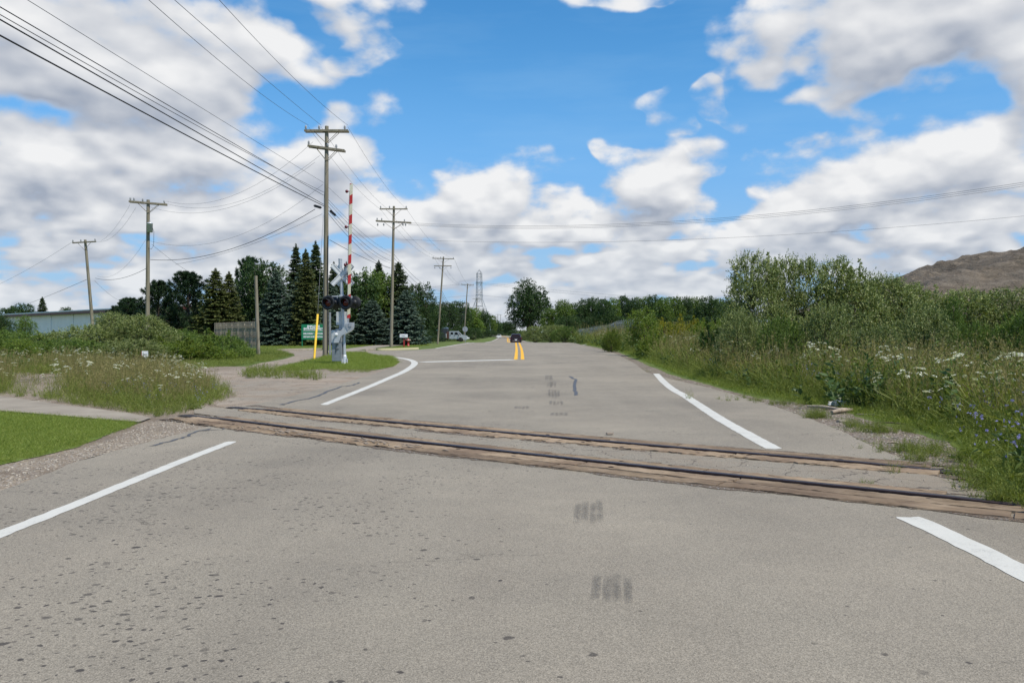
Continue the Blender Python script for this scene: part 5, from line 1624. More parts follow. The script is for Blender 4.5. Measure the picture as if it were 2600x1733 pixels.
def make_spruce(seed, w, h, whorls=34, tint0=.45, size=.17, droop=.28, per=11, dens=1.0, top_open=1.0):
    rng = np.random.default_rng(seed); L = Leaves(); wood = [([Vector((0, 0, -.1)), Vector((0, 0, h * .5)), Vector((0, 0, h))], [w * .035, w * .02, .015])]
    Pt = []; Dd = []; Sz = []; Ti = []
    for i in range(whorls):
        t = (i + rng.uniform(-.3, .3)) / whorls; z0 = h * (0.03 + .95 * t); R = w / 2 * (1 - t) ** .80 * rng.uniform(.86, 1.08) + .12
        for b in range(per):
            z = z0 + rng.uniform(-.6, .6) * h / whorls * 1.1
            a = 2 * math.pi * (b + rng.uniform(-.35, .35)) / per; r = R * rng.uniform(.72, 1.12)
            k = max(4, int(r / .085 * dens)); s = np.linspace(.12, 1, k)
            up = .22 - .15 * (1 - t)
            x = np.cos(a) * r * s; y = np.sin(a) * r * s; zz = z + r * (up * s - droop * s ** 2 + .16 * s ** 4)
            c = np.stack([x, y, zz], 1); out = np.array([math.cos(a), math.sin(a), 0]); sd = np.array([-math.sin(a), math.cos(a), 0])
            for side, lf in ((1, 1), (-1, 1), (0, .7), (0, .9)):
                wd = (1.08 - .75 * s) * r * .34 * abs(side) + size
                dirs = out * .75 + sd * side * .8 + np.array([0, 0, -.28 if side else (.35 if lf < .8 else -.5)]) + rng.normal(size=(k, 3)) * .22
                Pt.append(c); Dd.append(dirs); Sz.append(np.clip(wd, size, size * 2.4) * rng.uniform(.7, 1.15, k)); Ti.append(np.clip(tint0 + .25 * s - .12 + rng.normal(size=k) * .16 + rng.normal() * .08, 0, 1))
    # the leader
    zz = rng.uniform(.86, 1.0, 150) * h; Pt.append(np.stack([zz * 0, zz * 0, zz], 1)); dd = rng.normal(size=(150, 3)); dd[:, 2] = dd[:, 2] * .5 + .5; Dd.append(dd); Sz.append((size * .7 + (h - zz) * .30)); Ti.append(np.full(150, tint0 + .1))
    L.add(np.concatenate(Pt), np.concatenate(Dd), np.concatenate(Sz), .34, rng, np.concatenate(Ti), .1)
    return L.mesh('crown'), limb_mesh('trunk', wood, 7)


def make_pine(seed, w, h, ntuft=520, tint0=.4, size=.30):
    """pine: rising boughs with round needle tufts"""
    rng = np.random.default_rng(seed); L = Leaves(); wood = [([Vector((0, 0, -.1)), Vector((.05, 0, h * .5)), Vector((0, 0, h * .93))], [w * .045, w * .03, .03])]
    P_ = []; D_ = []; T_ = []; nb = 90
    for i in range(nb):
        t = i / nb; z = h * (.06 + .86 * t); a = i * 2.4 + rng.uniform(-.4, .4); R = w / 2 * (1 - t ** 1.6) ** .7 * rng.uniform(.72, 1.12) + .25
        k = int(ntuft / nb); s = rng.uniform(.35, 1, k)
        ax = np.array([math.cos(a), math.sin(a), .42 + .5 * t])
        c = np.array([0, 0, z - .12 * R]) + ax * (R * s)[:, None] + rng.normal(size=(k, 3)) * .16 * (1.2 - s)[:, None] * R * .6
        P_.append(c); D_.append(np.tile(ax, (k, 1)) * .5 + np.array([0, 0, .7])); T_.append(np.clip(tint0 + rng.normal(size=k) * .18, 0, 1))
        wood.append(([Vector((0, 0, z - .12 * R)), Vector(np.array([0, 0, z - .12 * R]) + ax * R * .9)], [.045, .012]))
    C = np.concatenate(P_); Dn = unit(np.concatenate(D_)); T = np.concatenate(T_); m = 26
    dirs = unit(rng.normal(size=(len(C), m, 3))) * .95 + Dn[:, None] * .75
    L.add(np.repeat(C, m, 0), dirs.reshape(-1, 3), size * rng.uniform(.7, 1.1, len(C) * m), .13, rng, np.clip(np.repeat(T, m) + rng.normal(size=len(C) * m) * .1, 0, 1), 0)
    return L.mesh('crown'), limb_mesh('trunk', wood, 7)


M['leaf_olive'] = mat('leaf_olive', f_leaf([(0.055, 0.085, 0.020), (0.155, 0.200, 0.052), (0.38, 0.41, 0.18)], .20, .5, .4))
M['leaf_green'] = mat('leaf_green', f_leaf([(0.042, 0.080, 0.014), (0.095, 0.160, 0.026), (0.20, 0.27, 0.05)], .25))
M['leaf_deep'] = mat('leaf_deep', f_leaf([(0.018, 0.042, 0.012), (0.036, 0.075, 0.020), (0.075, 0.125, 0.030)], .2))
M['leaf_lime'] = mat('leaf_lime', f_leaf([(0.060, 0.110, 0.015), (0.115, 0.175, 0.022), (0.21, 0.25, 0.035)], .3))
M['leaf_gold'] = mat('leaf_gold', f_leaf([(0.075, 0.115, 0.018), (0.145, 0.175, 0.020), (0.34, 0.28, 0.02)], .3))
M['needle_blue'] = mat('needle_blue', f_leaf([(0.020, 0.042, 0.026), (0.046, 0.080, 0.056), (0.130, 0.175, 0.140)], .08, .6, .3))
M['needle_green'] = mat('needle_green', f_leaf([(0.018, 0.035, 0.012), (0.040, 0.065, 0.022), (0.090, 0.115, 0.042)], .1, .6, .3))
M['needle_yellow'] = mat('needle_yellow', f_leaf([(0.035, 0.052, 0.014), (0.075, 0.095, 0.026), (0.15, 0.155, 0.050)], .12, .6, .3))
M['needle_pine'] = mat('needle_pine', f_leaf([(0.010, 0.026, 0.010), (0.022, 0.050, 0.018), (0.050, 0.090, 0.030)], .08, .6, .3))
M['needle_brown'] = mat('needle_brown', f_leaf([(0.034, 0.044, 0.018), (0.062, 0.062, 0.026), (0.145, 0.110, 0.048)], .1, .6, .3))

BANK = {}
def bank(key, fn): BANK[key] = fn
bank('olive1', make_bushtree(11, 4.4, 4.6))
bank('olive2', make_bushtree(12, 4.8, 4.3))
bank('olive3', make_bushtree(13, 4.4, 3.0, 3600))
bank('scrub1', make_shrub(14, 3.2, 1.9, 2400, .095, .5, .5, spikes=6, slen=.4))
bank('scrub2', make_shrub(15, 2.8, 1.4, 2000, .090, .5, .5, spikes=5, slen=.35))
bank('tree1', make_tree(21, 12, 17, 4200, lsize=.42, nl=40, slen=1.2, low=.03))
bank('tree2', make_tree(22, 9, 12, 2600, lsize=.38, nl=22, slen=1.0, low=.02, clump=.21))
bank('tree3', make_tree(23, 8, 12, 2400, lsize=.38, nl=18, slen=1.0, low=.06, clump=.21))
bank('tree4', make_tree(24, 6, 9, 2600, lsize=.22, nl=24, slen=.7, low=.04))
bank('sapling', make_tree(25, 3.2, 4.4, 1900, lsize=.12, nl=20, slen=.5, low=.03))
bank('spruce1', make_spruce(31, 5.2, 8.0, 36, .50, .17, per=12))
bank('spruce2', make_spruce(32, 4.4, 10.5, 46, .45, .19, droop=.30, per=10))
bank('spruce3', make_spruce(33, 5.0, 7.5, 34, .50, .17, droop=.18, per=13))
bank('pine1', make_pine(41, 5.2, 7.2, 1080, size=.36))
bank('pine2', make_pine(42, 5.0, 6.2, 990, size=.36))


def plant(kind, m, loc, sx, sz, rz, name, label, cat, group, parts=('foliage', 'stem')):
    cr, tk = BANK[kind]
    e = empty(name, loc, rz, label, cat, group); e.scale = (sx, sx, sz)
    for me, nm, mm in ((cr, parts[0], M[m]), (tk, parts[1], M['bark'])):
        o = bpy.data.objects.new(nm, me); COL.objects.link(o); o.parent = e
        if not me.materials: me.materials.append(mm)
        o.material_slots[0].link = 'OBJECT'; o.material_slots[0].material = mm
    return e


DIM = {}
for _k, (_c, _t) in BANK.items():
    _v = np.empty(len(_c.vertices) * 3, dtype=np.float32); _c.vertices.foreach_get('co', _v); _v = _v.reshape(-1, 3)
    DIM[_k] = (2 * float(np.percentile(np.hypot(_v[:, 0], _v[:, 1]), 96)), float(np.percentile(_v[:, 2], 99.6 if 'olive' in _k or 'scrub' in _k else 99.9)))


def grow(kind, m, px, dist, top, wpx, name, label, cat, group, rz=None, dz=0.0):
    """plant a tree so that it stands dist metres ahead at column px, its tip at row top, wpx photo pixels wide"""
    g = A(px, dist); g.z += dz; k = dist / 2100; hgt = (843 - top) * k + CAM_H - g.z
    w0, h0 = DIM[kind]; parts = ('crown', 'trunk') if 'tree' in kind or 'spruce' in kind or 'pine' in kind or kind == 'sapling' else ('foliage', 'stem')
    rnd = random.Random(px * 7 + int(dist))
    return plant(kind, m, g, wpx * k / w0, hgt / h0, rnd.uniform(0, 6.28) if rz is None else rz, name, label, cat, group, parts)


# ------------------------------------------------------------------ trees, left
TL = 'trees behind the lawn on the left'
for a in [
    ('pine2', 'needle_pine', 330, 104, 755, 95, 'pine_tree', 'rounded dark tree left of the transformer pole foot'),
    ('pine2', 'needle_pine', 300, 112, 775, 70, 'pine_tree', 'low dark tree touching the right end of the white building'),
    ('pine1', 'needle_pine', 402, 96, 711, 105, 'pine_tree', 'dark pine just right of the transformer pole'),
    ('pine1', 'needle_pine', 478, 94, 688, 125, 'pine_tree', 'tallest dark pine between transformer pole and yellowish spruce'),
    ('spruce2', 'needle_yellow', 548, 90, 684, 105, 'spruce_tree', 'yellowish spruce with twin pointed tops behind the picket fence'),
    ('spruce2', 'needle_yellow', 582, 91, 692, 80, 'spruce_tree', 'smaller right twin of the yellowish pointed spruce pair'),
    ('pine1', 'needle_pine', 632, 99, 652, 90, 'pine_tree', 'dark pine tip rising behind the broad green tree'),
    ('tree4', 'leaf_deep', 668, 97, 658, 130, 'broadleaf_tree', 'broad green rounded tree behind the bare wooden post'),
    ('spruce1', 'needle_blue', 700, 93, 690, 105, 'spruce_tree', 'blue-green spruce right of the bare wooden post'),
    ('spruce2', 'needle_green', 752, 100, 623, 75, 'spruce_tree', 'tall narrow spruce, left one of the high pointed trio'),
    ('spruce2', 'needle_yellow', 777, 93, 636, 80, 'spruce_tree', 'spruce with yellowish brown boughs in the middle of the high trio'),
    ('spruce2', 'needle_green', 802, 99, 616, 80, 'spruce_tree', 'tall narrow spruce, right one of the high pointed trio'),
    ('spruce3', 'needle_blue', 772, 98, 688, 150, 'spruce_tree', 'broad silvery blue spruce directly behind the green sign'),
    ('spruce3', 'needle_blue', 840, 101, 716, 100, 'spruce_tree', 'blue spruce behind the signal mast'),
    ('spruce2', 'needle_green', 848, 104, 668, 70, 'spruce_tree', 'dark spruce tip showing between near pole and signal mast'),
    ('tree4', 'leaf_deep', 905, 106, 690, 120, 'broadleaf_tree', 'dark green broad tree directly right of the gate arm'),
    ('spruce2', 'needle_green', 880, 110, 668, 60, 'spruce_tree', 'small spruce tip behind the gate arm'),
    ('tree4', 'leaf_green', 950, 108, 684, 110, 'broadleaf_tree', 'green broad tree left of the second roadside pole'),
    ('spruce2', 'needle_green', 962, 114, 664, 80, 'spruce_tree', 'pointed spruce tip just left of the second roadside pole'),
    ('spruce3', 'needle_blue', 945, 103, 762, 110, 'spruce_tree', 'low blue spruce with pale lower boughs left of second pole'),
    ('spruce1', 'needle_green', 1012, 108, 668, 110, 'spruce_tree', 'tall dark spruce right of the second roadside pole'),
    ('spruce3', 'needle_blue', 1030, 104, 738, 100, 'spruce_tree', 'dark bluish spruce above the mailbox'),
    ('tree4', 'leaf_deep', 1062, 124, 716, 90, 'broadleaf_tree', 'dark sloping broad tree behind the mailbox and hydrant'),
    ('tree4', 'leaf_deep', 1092, 150, 762, 85, 'broadleaf_tree', 'low dark tree just left of the third roadside pole'),
    ('tree2', 'leaf_deep', 1125, 215, 766, 85, 'broadleaf_tree', 'dark tree behind the silver truck box'),
    ('tree2', 'leaf_deep', 1162, 230, 764, 70, 'broadleaf_tree', 'dark rounded tree behind the truck cab'),
    ('tree3', 'leaf_deep', 1090, 230, 775, 80, 'broadleaf_tree', 'dark tree behind the leaning third pole foot'),
    ('tree3', 'leaf_green', 1196, 260, 780, 60, 'broadleaf_tree', 'green tree just right of the fourth roadside pole'),
    ('tree2', 'leaf_deep', 1222, 330, 788, 52, 'broadleaf_tree', 'dark tree at the foot of the lattice tower'),
    ('tree3', 'leaf_green', 1240, 420, 800, 44, 'broadleaf_tree', 'distant tree right of the lattice tower foot'),
    ('tree2', 'leaf_deep', 1256, 520, 812, 40, 'broadleaf_tree', 'small far tree behind the distant pole cluster'),
    ('tree3', 'leaf_deep', 1276, 620, 818, 44, 'broadleaf_tree', 'farthest small tree where the road vanishes'),
    ('tree2', 'leaf_deep', 1292, 560, 815, 40, 'broadleaf_tree', 'small far tree above the minivan'),
    ('tree3', 'leaf_deep', 20, 240, 780, 70, 'broadleaf_tree', 'far dark tree at the very left behind the building'),
    ('tree2', 'leaf_deep', 60, 250, 770, 70, 'broadleaf_tree', 'far dark tree above the building, second from left'),
    ('spruce2', 'needle_green', 108, 240, 755, 45, 'spruce_tree', 'thin-topped far dark tree above the building roof'),
    ('tree3', 'leaf_deep', 168, 330, 779, 34, 'broadleaf_tree', 'small round dark tree peeping over the building roof'),
    ('sapling', 'leaf_green', 64, 85, 798, 48, 'broadleaf_tree', 'small round green tree in front of the white building'),
    ('sapling', 'leaf_deep', 8, 80, 795, 60, 'broadleaf_tree', 'dark round tree cut by the left edge of the view')]:
    kind, m, px, d, top, w, nm, lab = a
    grow(kind, m, px, d, top, w * 1.06, nm, lab, 'tree', TL)

# right side
TR = 'trees beyond the right verge'
grow('tree1', 'leaf_deep', 1342, 300, 708, 122, 'broadleaf_tree', 'largest dark rounded tree standing right of the minivan', 'tree', TR)
rnd = random.Random(77)
labs = ['first', 'second', 'third', 'fourth', 'fifth', 'sixth', 'seventh', 'eighth', 'ninth', 'tenth', 'eleventh', 'twelfth', 'thirteenth', 'fourteenth', 'fifteenth', 'sixteenth', 'seventeenth', 'eighteenth', 'nineteenth', 'twentieth']
row = [(1405, 782, 60), (1432, 760, 46), (1462, 768, 50), (1488, 757, 52), (1510, 754, 40), (1534, 758, 48), (1556, 756, 40), (1584, 750, 48), (1608, 756, 42), (1632, 752, 52), (1658, 748, 44), (1684, 754, 46), (1712, 752, 50), (1738, 752, 40), (1766, 753, 50), (1796, 751, 56), (1826, 757, 50), (1854, 762, 50), (1884, 765, 60)]
for i, (px, top, w) in enumerate(row):
    d = 250 + rnd.uniform(-14, 18)
    grow(rnd.choice(['tree2', 'tree3']), rnd.choice(['leaf_deep', 'leaf_deep', 'leaf_green']) if i > 1 else 'leaf_green', px, d, top, w * 1.18, 'broadleaf_tree', labs[i] + ' tree from the left in the far dark row on the right', 'tree', TR)
for i, (px, top, w, d) in enumerate([(1440, 800, 70, 232), (1500, 800, 80, 236), (1570, 800, 80, 238), (1650, 800, 90, 236), (1730, 800, 90, 234), (1810, 800, 90, 230)]):
    grow('tree4', 'leaf_deep', px, d, top, w, 'broadleaf_tree', labs[i] + ' low tree from the left under the far dark row', 'tree', TR)
grow('sapling', 'leaf_lime', 1632, 52, 778, 96, 'young_tree', 'bright green young tree standing by the fence end', 'tree', TR)
grow('scrub1', 'leaf_lime', 1553, 62, 830, 48, 'shrub', 'small green bush hiding part of the chain-link fence', 'bush', 'bushes on the right verge')
BR = 'bushes on the right verge'
for i, (kind, m, px, d, top, w, lab) in enumerate([
    ('olive1', 'leaf_olive', 1358, 170, 828, 70, 'grey-green bush at the foot of the largest right tree'),
    ('olive2', 'leaf_olive', 1400, 160, 825, 80, 'silvery bush right of the largest tree foot'),
    ('olive3', 'leaf_green', 1436, 150, 829, 75, 'darker bush where the crest line begins'),
    ('olive3', 'leaf_green', 1330, 215, 838, 40, 'small bush just right of the minivan'),
    ('scrub1', 'leaf_gold', 1700, 58, 806, 110, 'yellow-flowered bush right of the young tree'),
    ('scrub1', 'leaf_gold', 1752, 60, 803, 110, 'middle yellowish goldenrod clump'),
    ('scrub1', 'leaf_lime', 1805, 54, 808, 110, 'lime green bush at the right of the goldenrod'),
    ('scrub2', 'leaf_lime', 1660, 46, 826, 90, 'low lime green bush before the young tree'),
    ('scrub1', 'leaf_lime', 1850, 47, 795, 110, 'lime bush behind the tall olive bushes left end'),
    ('olive1', 'leaf_olive', 1925, 32, 645, 190, 'tallest silvery olive bush at the left end of the thicket'),
    ('olive2', 'leaf_olive', 2030, 33, 655, 180, 'tall silvery olive bush, second from the left in the thicket'),
    ('olive1', 'leaf_olive', 2150, 33, 660, 210, 'pointed olive bush in the middle of the thicket'),
    ('olive2', 'leaf_olive', 2250, 34, 700, 200, 'olive bush right of the pointed one in the thicket'),
    ('olive1', 'leaf_olive', 2340, 35, 724, 210, 'dark olive bush left below the brown spoil heap'),
    ('olive2', 'leaf_olive', 2450, 34, 738, 220, 'broad dark olive bush below the spoil heap'),
    ('olive1', 'leaf_olive', 2565, 34, 735, 230, 'olive bush at the right edge below the spoil heap'),
    ('olive2', 'leaf_olive', 2700, 32, 740, 230, 'olive bush cut by the right edge of the view'),
    ('olive3', 'leaf_olive', 1880, 26, 790, 120, 'low olive bush before the tallest one'),
    ('olive3', 'leaf_green', 1985, 24.5, 805, 130, 'front low olive bush, second from the left'),
    ('olive3', 'leaf_olive', 2100, 24.5, 770, 150, 'front low olive bush in the middle'),
    ('olive3', 'leaf_olive', 2225, 23.0, 825, 140, 'front low olive bush right of the middle'),
    ('olive3', 'leaf_olive', 2350, 24.0, 775, 150, 'front low olive bush under the heap slope'),
    ('olive3', 'leaf_green', 2480, 23, 820, 140, 'front low olive bush near the right edge'),
    ('olive3', 'leaf_green', 2610, 22, 785, 170, 'front green bush at the right edge'),
    ('scrub1', 'leaf_green', 1830, 33, 820, 150, 'green bush between goldenrod and olive thicket'),
    ('sapling', 'leaf_green', 2420, 31, 742, 60, 'slim green sapling standing up before the spoil heap')]):
    grow(kind, m, px, d, top, w * 1.08, 'shrub', lab, 'bush', BR)

# left bushes
BL = 'bushes left of the crossing'
for i, (kind, m, px, d, top, w, lab) in enumerate([
    ('olive3', 'leaf_green', -40, 40, 830, 200, 'green bush cut by the left edge'),
    ('olive3', 'leaf_green', 55, 42, 842, 190, 'green bush at the far left under the small round tree'),
    ('olive3', 'leaf_olive', 145, 43, 840, 170, 'pale olive bush under the white building'),
    ('olive3', 'leaf_olive', 225, 44, 826, 160, 'silvery bush at the foot of the leftmost pole'),
    ('olive1', 'leaf_olive', 290, 46, 795, 150, 'highest silvery bush left of the transformer pole'),
    ('olive2', 'leaf_olive', 368, 45, 800, 160, 'silvery bush at the foot of the transformer pole'),
    ('olive3', 'leaf_olive', 330, 39, 862, 190, 'front silvery bush behind the marker sign'),
    ('olive3', 'leaf_green', 180, 38, 860, 200, 'front green bush left of the marker sign'),
    ('olive3', 'leaf_green', 430, 48, 835, 160, 'green bush below the tallest dark pine'),
    ('scrub1', 'leaf_green', 500, 50, 838, 150, 'green bush left of the picket fence'),
    ('scrub1', 'leaf_lime', 450, 42, 858, 170, 'yellow-green low bush right of the marker sign'),
    ('scrub1', 'leaf_green', 565, 50, 843, 130, 'rounded bush right below the picket fence'),
    ('scrub2', 'leaf_green', 590, 46, 862, 110, 'dark low bush at the right end of the left thicket'),
    ('scrub2', 'leaf_lime', 520, 43, 868, 150, 'low yellow-green bush at the lawn edge'),
    ('sapling', 'leaf_lime', 50, 34, 856, 90, 'small bright green sapling near the left edge'),
    ('scrub2', 'leaf_green', -20, 32, 880, 180, 'low bush at the left edge behind the rubble'),
    ('scrub2', 'leaf_green', 100, 36, 885, 150, 'low green bush behind the rubble patch')]):
    grow(kind, m, px, d, top, w * 1.06, 'shrub', lab, 'bush', BL)

# understorey along the far left side of the road
for i, (px, d, top, w, lab) in enumerate([(1085, 160, 832, 70, 'low dark bush left of the third pole foot'), (1050, 140, 820, 80, 'low dark bush right behind the fire hydrant'), (1120, 205, 826, 60, 'low bush behind the truck bed'), (1165, 212, 830, 60, 'low bush behind the truck cab'), (1200, 240, 832, 46, 'low bush just right of the fourth pole'), (1224, 300, 835, 40, 'low bush under the tower'), (1244, 380, 838, 34, 'tiny bush far along the left verge'), (1262, 480, 840, 30, 'tiny bush at the far pole cluster'), (1282, 590, 840, 34, 'tiny far bush where the road ends'), (1310, 520, 838, 40, 'tiny far bush right of the minivan roof'), (1016, 112, 836, 70, 'dark low bush behind the mailbox'), (700, 102, 850, 90, 'dark low bush between the blue spruces'), (660, 98, 845, 80, 'dark low bush behind the wooden post'), (860, 108, 840, 70, 'dark low bush behind the signal cabinet'), (920, 112, 840, 90, 'dark low bush left of the second roadside pole'), (975, 116, 835, 80, 'dark low bush right of the second roadside pole'), (460, 98, 800, 110, 'dark undergrowth between the two dark pines'), (390, 100, 800, 110, 'dark undergrowth right of the transformer pole'), (530, 96, 795, 100, 'dark undergrowth left of the picket fence'), (605, 100, 775, 100, 'dark tree mass behind the picket fence')]):
    grow('olive2', 'leaf_deep', px, d, top, w * 1.2, 'shrub', lab, 'bush', 'undergrowth below the left trees')

# ------------------------------------------------------------------ grasses, weeds and wild flowers
def blades(L, base, direc, length, width, bend, rng, tint):
    """thin two-part blades appended as leaves"""
    n = len(base); direc = unit(direc); length = np.broadcast_to(length, (n,))[:, None]
    L.add(base, direc, length[:, 0] * .62, width, rng, tint, .1)
    mid = base + direc * length * .45
    d2 = unit(direc + unit(rng.normal(size=(n, 3))) * bend + np.array([0, 0, -bend * .6]))
    L.add(mid, d2, length[:, 0] * .62, width * .85, rng, np.clip(tint + .1, 0, 1), .1)


def m_turf(seed, n, h, r, width=.07, tint=.5):
    rng = np.random.default_rng(seed); L = Leaves()
    b = np.zeros((n, 3)); b[:, :2] = rng.normal(size=(n, 2)) * r * .5
    d = np.stack([rng.normal(size=n) * .38, rng.normal(size=n) * .38, np.ones(n)], 1)
    blades(L, b, d, h * rng.uniform(.5, 1.15, n), width, .5, rng, np.clip(tint + rng.normal(size=n) * .2, 0, 1))
    return L.mesh('tuft')


def m_seedgrass(seed, n, h, r):
    """tall flowering grass: thin stems with a loose brown head"""
    rng = np.random.default_rng(seed); L = Leaves()
    b = np.zeros((n, 3)); b[:, :2] = rng.normal(size=(n, 2)) * r * .6
    d = unit(np.stack([rng.normal(size=n) * .20, rng.normal(size=n) * .20, np.ones(n)], 1)); ln = h * rng.uniform(.6, 1.1, n)
    for k in range(3):
        L.add(b + d * (ln * k / 3)[:, None], d + rng.normal(size=(n, 3)) * .04, ln * .38, .022, rng, .62 + .1 * k)
    # leaves low on the stem
    m = n * 3; bb = np.repeat(b, 3, 0) + np.repeat(d, 3, 0) * (np.repeat(ln, 3) * rng.uniform(.02, .4, m))[:, None]
    dd = unit(rng.normal(size=(m, 3)) * [.8, .8, .3] + [0, 0, .8]); blades(L, bb, dd, h * rng.uniform(.2, .42, m), .035, .8, rng, np.clip(.30 + rng.normal(size=m) * .12, 0, 1))
    # heads
    q = n * 9; tt = rng.uniform(.72, 1.03, q); hb = np.repeat(b, 9, 0) + np.repeat(d, 9, 0) * (np.repeat(ln, 9) * tt)[:, None]
    L.add(hb, np.repeat(d, 9, 0) + rng.normal(size=(q, 3)) * .55, .045 * rng.uniform(.6, 1.3, q), .28, rng, np.clip(.85 + rng.normal(size=q) * .1, 0, 1))
    return L.mesh('seed_grass')


def m_leafy(seed, stems, h, r, lsize=.07, ratio=.3, tint=.35, nl=16):
    rng = np.random.default_rng(seed); L = Leaves()
    b = np.zeros((stems, 3)); b[:, :2] = rng.normal(size=(stems, 2)) * r * .5
    d = unit(np.stack([rng.normal(size=stems) * .28, rng.normal(size=stems) * .28, np.ones(stems)], 1))
    shoots(rng, b, d, h * rng.uniform(.5, 1.1, stems), nl, lsize, ratio, L, tint, .25, .0)
    for k in range(2): L.add(b + d * h * .4 * k, d, h * .5, .02, rng, .6)
    return L.mesh('leafy_weed')


def umbel(rng, L, c, nrm, rad, cells=26):
    """a lace-like flat flower head of many small white florets"""
    a = rng.uniform(0, 6.283, cells); r = rad * np.sqrt(rng.uniform(0, 1, cells)); t = unit(np.cross(nrm, [0.3, .9, .1])); s = np.cross(nrm, t)
    p = c + t * (np.cos(a) * r)[:, None] + s * (np.sin(a) * r)[:, None] + nrm * (-(r / rad) ** 2 * rad * .18)[:, None]
    dr = t * np.cos(a * 3)[:, None] + s * np.sin(a * 3)[:, None] + rng.normal(size=(cells, 3)) * .15
    L.add(p - dr * rad * .17, dr, rad * .40, .85, rng, np.clip(.75 + rng.normal(size=cells) * .15, 0, 1), .05)


def carrot(seed, n, h, r):
    """wild carrot: ferny stems; returns (greens, flower heads)"""
    rng = np.random.default_rng(seed); G_ = Leaves(); F_ = Leaves()
    for k in range(n):
        b = np.array([*(rng.normal(size=2) * r * .5), 0.0]); d = unit(np.array([*(rng.normal(size=2) * .16), 1])); ln = h * rng.uniform(.7, 1.1)
        ends = [(b, d, ln)]
        for j in range(rng.integers(1, 4)):
            t = rng.uniform(.4, .75); ends.append((b + d * ln * t, unit(d + rng.normal(size=3) * [.35, .35, .05]), ln * (1 - t) * rng.uniform(.8, 1.1)))
        for (q, e_, l) in ends:
            for s in range(3): G_.add([q + e_ * l * s / 3], [e_ + rng.normal(size=3) * .03], l * .38, .03, rng, .45)
            umbel(rng, F_, q + e_ * l, unit(e_ + rng.normal(size=3) * .18 + [0, -.10, 0]), rng.uniform(.026, .052))
        m = 14; tt = rng.uniform(0, .6, m); p = b + d * (ln * tt)[:, None]; dd = rng.normal(size=(m, 3)) * [.9, .9, .3] + [0, 0, .35]
        shoots(rng, p, dd, .14 * rng.uniform(.5, 1.2, m), 8, .035, .25, G_, .35, .2)
    return G_.mesh('stem'), F_.mesh('flower_head')


def chicory(seed, n, h, r):
    rng = np.random.default_rng(seed); G_ = Leaves(); F_ = Leaves()
    for k in range(n):
        b = np.array([*(rng.normal(size=2) * r * .5), 0.0]); d = unit(np.array([*(rng.normal(size=2) * .22), 1])); ln = h * rng.uniform(.6, 1.1)
        segs = [(b, d, ln)]
        for j in range(5):
            t = rng.uniform(.25, .85); segs.append((b + d * ln * t, unit(d * .8 + rng.normal(size=3) * [.6, .6, .2]), ln * (1 - t) * rng.uniform(.5, .9)))
        for (q, e_, l) in segs:
            for s in range(3): G_.add([q + e_ * l * s / 3], [e_ + rng.normal(size=3) * .05], l * .4, .035, rng, .4)
            for f in range(rng.integers(1, 3)):
                c = q + e_ * l * rng.uniform(.35, 1.0) + rng.normal(size=3) * .01; nrm = unit(rng.normal(size=3) + [0, -.8, .7]); a = np.arange(12) * .5236
                t = unit(np.cross(nrm, [.2, .3, .9])); s_ = np.cross(nrm, t)
                F_.add(np.repeat(c[None], 12, 0), t * np.cos(a)[:, None] + s_ * np.sin(a)[:, None] + nrm * .15, .0155, .42, rng, np.clip(rng.normal(size=12) * .2 + .5, 0, 1))
        m = 26; p = np.repeat(b[None], m, 0) + d * (ln * rng.uniform(0, .3, m) ** 1.3)[:, None]; dd = rng.normal(size=(m, 3)) * [1, 1, .35] + [0, 0, .5]
        blades(G_, p, dd, rng.uniform(.12, .26, m), .20, .5, rng, np.clip(.3 + rng.normal(size=m) * .15, 0, 1))
    return G_.mesh('stem'), F_.mesh('flower')


M['grass'] = mat('grass', f_leaf([(0.095, 0.145, 0.020), (0.185, 0.245, 0.042), (0.32, 0.34, 0.11)], .35, .6, .25))
M['weed_grass'] = mat('weed_grass', f_leaf([(0.075, 0.115, 0.022), (0.175, 0.192, 0.050), (0.265, 0.215, 0.115)], .3, .7, .2))
M['weed_leaf'] = mat('weed_leaf', f_leaf([(0.072, 0.115, 0.018), (0.165, 0.205, 0.042), (0.28, 0.29, 0.09)], .3, .6, .25))
M['weed_dark'] = mat('weed_dark', f_leaf([(0.030, 0.062, 0.016), (0.062, 0.110, 0.026), (0.13, 0.17, 0.045)], .25, .5, .35))
M['lace'] = mat('lace', f_leaf([(0.50, 0.52, 0.42), (0.66, 0.67, 0.60), (0.74, 0.74, 0.70)], .3, .8, .1))
M['chicory_blue'] = mat('chicory_blue', f_leaf([(0.20, 0.19, 0.48), (0.30, 0.29, 0.62), (0.42, 0.41, 0.74)], .3, .8, .1))
M['yellow_flower'] = mat('yellow_flower', f_leaf([(0.45, 0.33, 0.02), (0.6, 0.45, 0.03), (0.6, 0.5, 0.05)], .3, .8, .1))

SRC = {}
def src(key, mesh, m):
    mesh.materials.clear(); mesh.materials.append(M[m]); o = bpy.data.objects.new('clump_' + key, mesh); SRC.setdefault(key[:-1], []).append(o)


